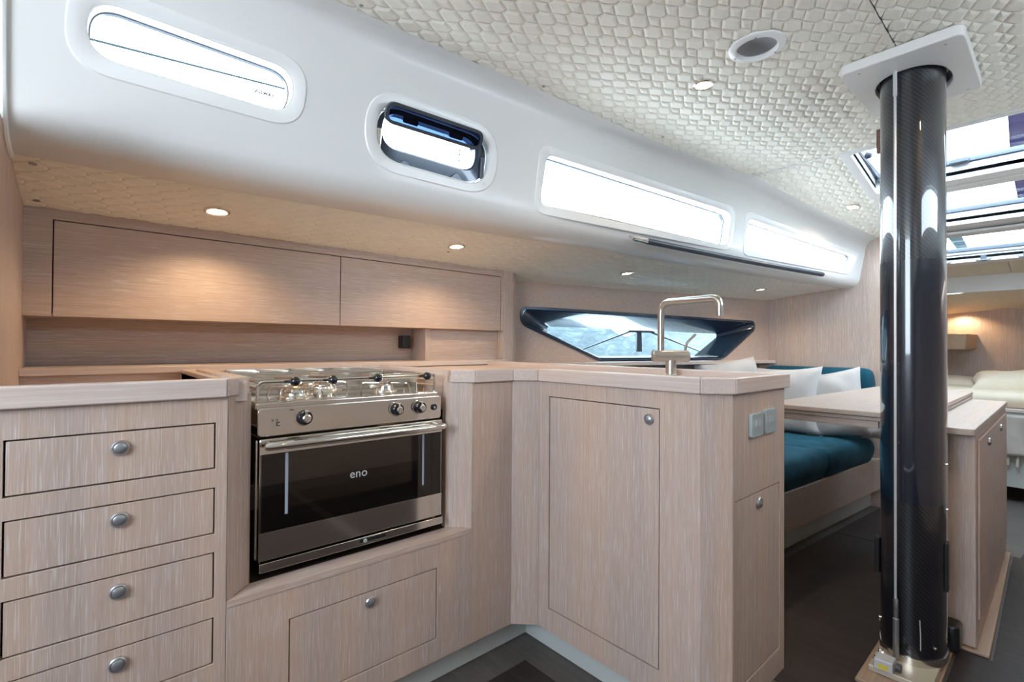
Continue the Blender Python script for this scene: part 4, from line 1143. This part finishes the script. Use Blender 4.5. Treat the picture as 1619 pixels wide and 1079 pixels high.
# ------------------------------------------------------------------ settee
stt = thing('settee', (2.8, 1.2, 0), 'teal velvet L shaped settee on a pale oak base', 'sofa')
def yf(x, off): return yset(x) - off
mesh('settee_base', prism(BM(), [(1.58, yf(1.58, .05), .115), (3.795, yf(3.795, .05), .115), (3.795, yf(3.795, .03), .115), (1.58, yf(1.58, .03), .115)], (0, 0, .19)), 'oak_x', stt, smooth=0, bevel=.002)
mesh('settee_deck', prism(BM(), [(1.58, yf(1.58, .03), .28), (3.795, yf(3.795, .03), .28), (3.795, 1.44, .28), (1.58, 2.1, .28)], (0, 0, .02)), 'oak_x', stt, smooth=0)
def cushion(name, poly, z0, z1, par, mat='teal_velvet', bev=.045, amp=.008, sd=0, r=.03):
    """upholstered slab: rounded outline with soft edges and a slightly crowned top"""
    rng = random.Random(sd)
    lp = round_loop(poly, r, 5); cx = sum(p[0] for p in lp) / len(lp); cy = sum(p[1] for p in lp) / len(lp)
    H = z1 - z0; bm = BM(); rings = []
    prof_ = [(0, .0), (-.0, .12), (.012, .35), (.014, .6), (.006, .8), (-.010, .92), (-.032, .985), (-.07, 1.01), (-.14, 1.03)]
    wx = max(p[0] for p in lp) - min(p[0] for p in lp); wy = max(p[1] for p in lp) - min(p[1] for p in lp)
    kk = min(1, min(wx, wy) / .36)
    def shrink(l, o):
        o *= kk; return [(cx + (x - cx) * (1 + 2 * o / wx), cy + (y - cy) * (1 + 2 * o / wy)) for x, y in l]
    rings.append([bm.verts.new((x, y, z0)) for x, y in shrink(lp, -.012)])
    for off, h in prof_[1:]:
        g_ = shrink(lp, off); rings.append([bm.verts.new((x + amp * .4 * sin(x * 31 + y * 23 + sd), y + amp * .4 * sin(x * 19 + sd), z0 + H * h + amp * .5 * sin(x * 17 + y * 13 + sd))) for x, y in g_])
    for a, b in zip(rings, rings[1:]):
        for i in range(len(a)): bm.faces.new((a[i], a[(i + 1) % len(a)], b[(i + 1) % len(a)], b[i]))
    bm.faces.new(rings[0][::-1])
    bm.faces.new(rings[-1])
    bmesh.ops.recalc_face_normals(bm, faces=bm.faces)
    return mesh(name, bm, mat, par, smooth=80)
def yh(x): return 2.05 - (x - 1.83) * .3025
for a, b, sd in ((1.60, 2.265, 1), (2.275, 2.995, 2), (3.005, 3.66, 3)):
    cushion('seat_cushion', [(a, yf(a, .045)), (b, yf(b, .045)), (b, yh(b) - .16), (a, min(1.9, yh(a) - .16))], .302, .452, stt, sd=sd)
cushion('backrest_cushion', [(3.665, .80), (3.795, .80), (3.795, 1.43), (3.665, 1.45)], .45, .862, stt, sd=5, r=.04)
cushion('backrest_cushion', [(1.62, yh(1.83) - .15), (3.62, yh(3.62) - .14), (3.62, yh(3.62) - .02), (1.62, 2.03)], .45, .84, stt, sd=6)

def pillow(c, ax, up, w, h, t, label, mat='pillow_linen', sd=0, group='pillows on the settee', name='pillow', cat='pillow'):
    """soft square pillow: c centre, ax width direction, up height direction"""
    rng = random.Random(sd); ax = Vector(ax).normalized(); up = Vector(up); up = (up - ax * up.dot(ax)).normalized(); nn = ax.cross(up)
    bm = BM(); n = 22; c = Vector(c); G = {}
    ph = [rng.uniform(0, 6.28) for _ in range(6)]
    for side in (1, -1):
        for i in range(n + 1):
            for j in range(n + 1):
                u = -1 + 2 * i / n; v = -1 + 2 * j / n
                if (abs(u) == 1 or abs(v) == 1) and side == -1: G[(side, i, j)] = G[(1, i, j)]; continue
                e = (1 - u ** 4) ** .5 * (1 - v ** 4) ** .5
                k = 1 - .07 * (1 - (abs(u) ** 3) * (abs(v) ** 3))
                bu = u * (1 - .09 * (1 - v * v) ** 1.0 * abs(u)); bv = v * (1 - .09 * (1 - u * u) * abs(v))
                wr = .035 * sin(5 * u + 4 * v * v + ph[0]) * sin(3 * v + ph[1]) + .02 * sin(11 * u * v + ph[2]) + .018 * sin(14 * (u + v) + ph[3]) * (abs(u * v))
                off = side * t / 2 * (e ** .8) * (1 + wr * 2)
                co = c + ax * bu * w / 2 + up * bv * h / 2 + nn * (off + .004 * sin(6 * u + ph[4]) * abs(v) + .004 * sin(7 * v + ph[5]) * abs(u))
                G[(side, i, j)] = bm.verts.new(co)
    for side in (1, -1):
        for i in range(n):
            for j in range(n):
                q = [G[(side, i, j)], G[(side, i + 1, j)], G[(side, i + 1, j + 1)], G[(side, i, j + 1)]]
                try: bm.faces.new(q if side == 1 else q[::-1])
                except ValueError: pass
    bmesh.ops.recalc_face_normals(bm, faces=bm.faces)
    o = mesh(name, bm, mat, smooth=75)
    return tag(o, label, cat, group)
pillow((3.47, 1.215, .655), (0, -1, .05), (.16, .05, 1), .42, .44, .15, 'white pillow leaning left of its twin against the teal backrest', sd=1)
pillow((3.50, .965, .650), (.03, -1, .20), (.17, .2, 1), .36, .42, .13, 'white pillow at the right, beside the end of the teal backrest', sd=2)
pillow((3.60, .74, .545), (.3, -.9, -.05), (.3, .1, .8), .20, .20, .10, 'grey white pillow low on the seat behind the mast', sd=3, mat='pillow_linen')
pillow((3.28, 1.50, .69), (1, -.45, .10), (-.1, .22, 1), .50, .46, .15, 'white pillow in the corner by the hull, mostly hidden by the peninsula', sd=4)

# ------------------------------------------------------------------ forward cabin
bk = thing('berth', (5.3, .33, 0), 'white double berth with oak board in the forward cabin', 'bed')
mesh('berth_front', Box(4.56, 4.58, -.6, 1.10, .10, .60), 'toekick', bk, smooth=0)
mesh('berth_board', Box(4.55, 5.59, -.6, 1.15, .585, .607), 'oak_top_y', bk, smooth=0, bevel=.003)
cushion('mattress', [(4.60, -.55), (5.58, -.55), (5.58, 1.05), (4.60, 1.05)], .607, .715, bk, mat='bed_linen', sd=8, r=.05)
pillow((4.98, .17, .735), (.1, -1, 0), (1, .1, .10), .62, .50, .20, 'cream plump pillow heaped on the forward berth', mat='bed_linen', sd=9, group='bedding on the forward berth')
pillow((5.28, .72, .725), (.1, -1, 0), (1, .1, .05), .60, .44, .10, 'flat cream pillow on the forward berth behind the table', mat='bed_linen', sd=10, group='bedding on the forward berth')
tw_ = thing('throw_blanket', (4.54, 0, .3), 'grey beige blanket with tassels hanging from the berth', 'blanket')
bm = BM(); nx = 30; nz = 14; Gd = []
for i in range(nx + 1):
    row = []
    for j in range(nz + 1):
        y = -.5 + .95 * i / nx; z = .57 - .27 * j / nz + .012 * sin(y * 9) * (j / nz)
        x = 4.535 - .018 * sin(y * 21 + j * .2) * (j / nz) - .01 * (j / nz)
        row.append(bm.verts.new((x, y, z)))
    Gd.append(row)
for i in range(nx):
    for j in range(nz): bm.faces.new((Gd[i][j], Gd[i][j + 1], Gd[i + 1][j + 1], Gd[i + 1][j]))
bl = mesh('cloth', bm, 'throw_blanket', tw_, smooth=80)
mdf = bl.modifiers.new('thickness', 'SOLIDIFY'); mdf.thickness = .006
for i in range(20):
    y = -.48 + .046 * i; z = .30 + .012 * sin(y * 9)
    k = random.uniform(-.012, .012); l = random.uniform(.06, .09)
    mesh('tassel', tube(BM(), [(4.53, y, z + .005), (4.522, y + k * .5, z - l * .4), (4.527, y + k, z - l)], [.006, .008, .009], 7), 'tassel', tw_)
# forward shelf
tag(mesh('corner_shelf', prism(BM(), [(5.30, .535, .992), (5.62, .50, .992), (5.62, 1.1, .992), (5.30, 1.1, .992)], (-.02, -.012, .125)), 'oak_warm', smooth=0, bevel=.008), 'warm lit wooden shelf box on the wall of the forward cabin', 'shelf')
# shell of the forward cabin
fz = lambda y: 1.325 - .085 * abs(y - .30)
bm = BM(); prism(bm, [(5.6, -.9, 0), (5.6, 1.3, 0), (5.6, 1.3, fz(1.3)), (5.6, .30, fz(.3)), (5.6, -.9, fz(-.9))], (.03, 0, 0))
struct('wall_bow', bm, 'oak_z', smooth=0)
bm = BM()
fs = lambda y: 1.408 - .03 * abs(y - .30)
ys_ = [-.9, -.3, .30, .8, 1.3]
for a, b in zip(ys_, ys_[1:]):
    bm.faces.new([bm.verts.new(q) for q in ((4.852, a, fs(a) + .004), (4.852, b, fs(b) + .004), (5.6, b, fz(b)), (5.6, a, fz(a)))])
struct('trim_4', bm, 'bed_linen', smooth=0)
bm = BM()
prism(bm, [(4.85, -.9, 1.41), (4.85, 1.3, 1.405), (4.85, 1.3, 1.53), (4.85, -.9, 1.53)], (.02, 0, 0))
struct('trim_5', bm, 'gelcoat', smooth=0, bevel=.006)
bm = BM(); box(bm, 3.83, 5.63, 1.3, 1.33, 0, 1.75); struct('wall_bow_port', bm, 'oak_z', smooth=0)
bm = BM(); box(bm, 3.83, 5.63, -.93, -.9, 0, 1.75); struct('wall_bow_starboard', bm, 'oak_z', smooth=0)
bm = BM(); box(bm, 4.85, 5.7, -.93, 1.33, 1.535, 1.55); struct('ceiling_bow', bm, 'gelcoat', smooth=0)
downlight(5.50, .575, 1.328, (0, 0, -1), 'small downlight in the forward cabin', 'ceiling downlights', r=.032, power=18)

# ------------------------------------------------------------------ deck hatches
def hz(x): return 1.9 - (x - 2.66) * .173
def hatch(k, x0, x1, y0=HY0, y1=HY1, lab=''):
    root = thing('deck_hatch', ((x0 + x1) / 2, (y0 + y1) / 2, hz(x0)), lab, 'hatch', None)
    def ring(bm, o, i_, t0, t1):
        for (a0, a1, b0, b1, tt) in ():
            pass
        A = [(o[0], o[2]), (o[1], o[2]), (o[1], o[3]), (o[0], o[3])]; B = [(i_[0], i_[2]), (i_[1], i_[2]), (i_[1], i_[3]), (i_[0], i_[3])]
        A = round_loop(A, .03, 4); B = round_loop(B, .022, 4)
        L4 = [(A, t1), (A, t0), (B, t0), (B, t1)]
        R = [[bm.verts.new((x, y, hz(x) + t)) for x, y in l] for l, t in L4]
        n = len(A)
        for a, b in zip(R, R[1:] + R[:1]):
            for q in range(n): bm.faces.new((a[q], a[(q + 1) % n], b[(q + 1) % n], b[q]))
        bmesh.ops.recalc_face_normals(bm, faces=bm.faces); return bm
    mesh('trim_flange', ring(BM(), (x0 - .062, x1 + .064, y0 - .045, y1 + .04), (x0, x1, y0, y1), -.010, .006), 'white_frame', root, bevel=.003)
    mesh('coaming', ring(BM(), (x0 - .012, x1 + .012, y0 - .012, y1 + .012), (x0, x1, y0, y1), .004, .060), 'alu_white', root)
    mesh('lid_frame', ring(BM(), (x0 - .02, x1 + .02, y0 - .02, y1 + .02), (x0 + .012, x1 - .012, y0 + .012, y1 - .012), .061, .085), 'alu_dark', root, bevel=.002)
    g_ = BM(); prism(g_, [(x, y, hz(x) + .072) for x, y in ((x0 + .005, y0 + .005), (x1 - .005, y0 + .005), (x1 - .005, y1 - .005), (x0 + .005, y1 - .005))], (0, 0, .008))
    mesh('lid_pane', g_, 'window_glass', root, smooth=0)
    return root
h1 = hatch(1, *HX[0], lab='deck hatch nearest the mast, letting in the sky')
h2 = hatch(2, *HX[1], lab='second deck hatch, just aft of the main bulkhead')
h3 = hatch(3, *HX[2], lab='deck hatch of the forward cabin with two catches on its frame')
# stay and hinge seen at the port edge of the first hatch
mesh('stay_arm', tube(BM(), [(2.70, .645, 1.93), (2.95, .635, 1.90), (3.12, .632, 1.885)], .006, 8), 'alu_white', h1)
kn = mesh('stay_knob', lathe(BM(), (2.79, .628, 1.918), (0, -1, -.4), [(.016, 0), (.020, .01), (.016, .022), (.006, .026)], 16), 'alu_dark', h1)
mesh('lid_catch', Box(3.09, 3.125, .30, .37, 1.875, 1.895), 'alu_dark', h1, bevel=.003)
mesh('lid_catch', Box(3.10, 3.128, .60, .65, 1.862, 1.89), 'alu_dark', h1, bevel=.003)
for yy in (.36, .555, .165):
    c_ = mesh('catch_handle', tube(BM(), fillet([(4.43, yy + .035, hz(4.43) - .008), (4.40, yy + .03, hz(4.40) - .022), (4.40, yy - .03, hz(4.40) - .022), (4.43, yy - .035, hz(4.43) - .008)], .012, 4), .005, 8), 'alu_dark', h3)
    mesh('catch_base', Box(4.425, 4.455, yy - .014, yy + .014, hz(4.44) - .018, hz(4.44) + .02), 'alu_dark', c_, bevel=.003)
mesh('cross_bar', tube(BM(), [(4.415, .02, hz(4.415) + .03), (4.415, .64, hz(4.415) + .03)], .006, 8), 'alu_dark', h3)
# roller shade drawn part way, boom and strap above deck
o = mesh('furled_sail', prism(BM(), [(7, .405, 3.6), (7, .39, 3.36), (7, .372, 2.87), (7, .335, 2.60), (7, .28, 2.2), (7, -1.6, 2.2), (7, -1.6, 3.6)], (.5, 0, 0)), 'sail_dark', bevel=.03)
tag(o, 'dark sail hanging over the foredeck beyond the hatches', 'sail')
o = mesh('foredeck_canvas', prism(BM(), [(7, .892, 2.62), (7, .787, 2.318), (7, .738, 2.195), (7, .64, 1.93), (7, .70, 1.93), (7, .768, 2.045), (7, .849, 2.2), (7, 1.0, 2.4), (7, 1.0, 2.75)], (.08, 0, 0)), 'boom_grey', bevel=.005)
tag(o, 'grey slanting canvas edge over the foredeck, seen past the mast', 'canvas')
# rope seen through the first window
o = mesh('mooring_line', tube(BM(), [(-1.5, 2.3, 1.962), (0, 2.3, 2.083), (1.0, 2.3, 2.164), (2.6, 2.3, 2.9)], .0045, 8), 'boom_grey'); tag(o, 'thin line outside the first long window', 'rope')
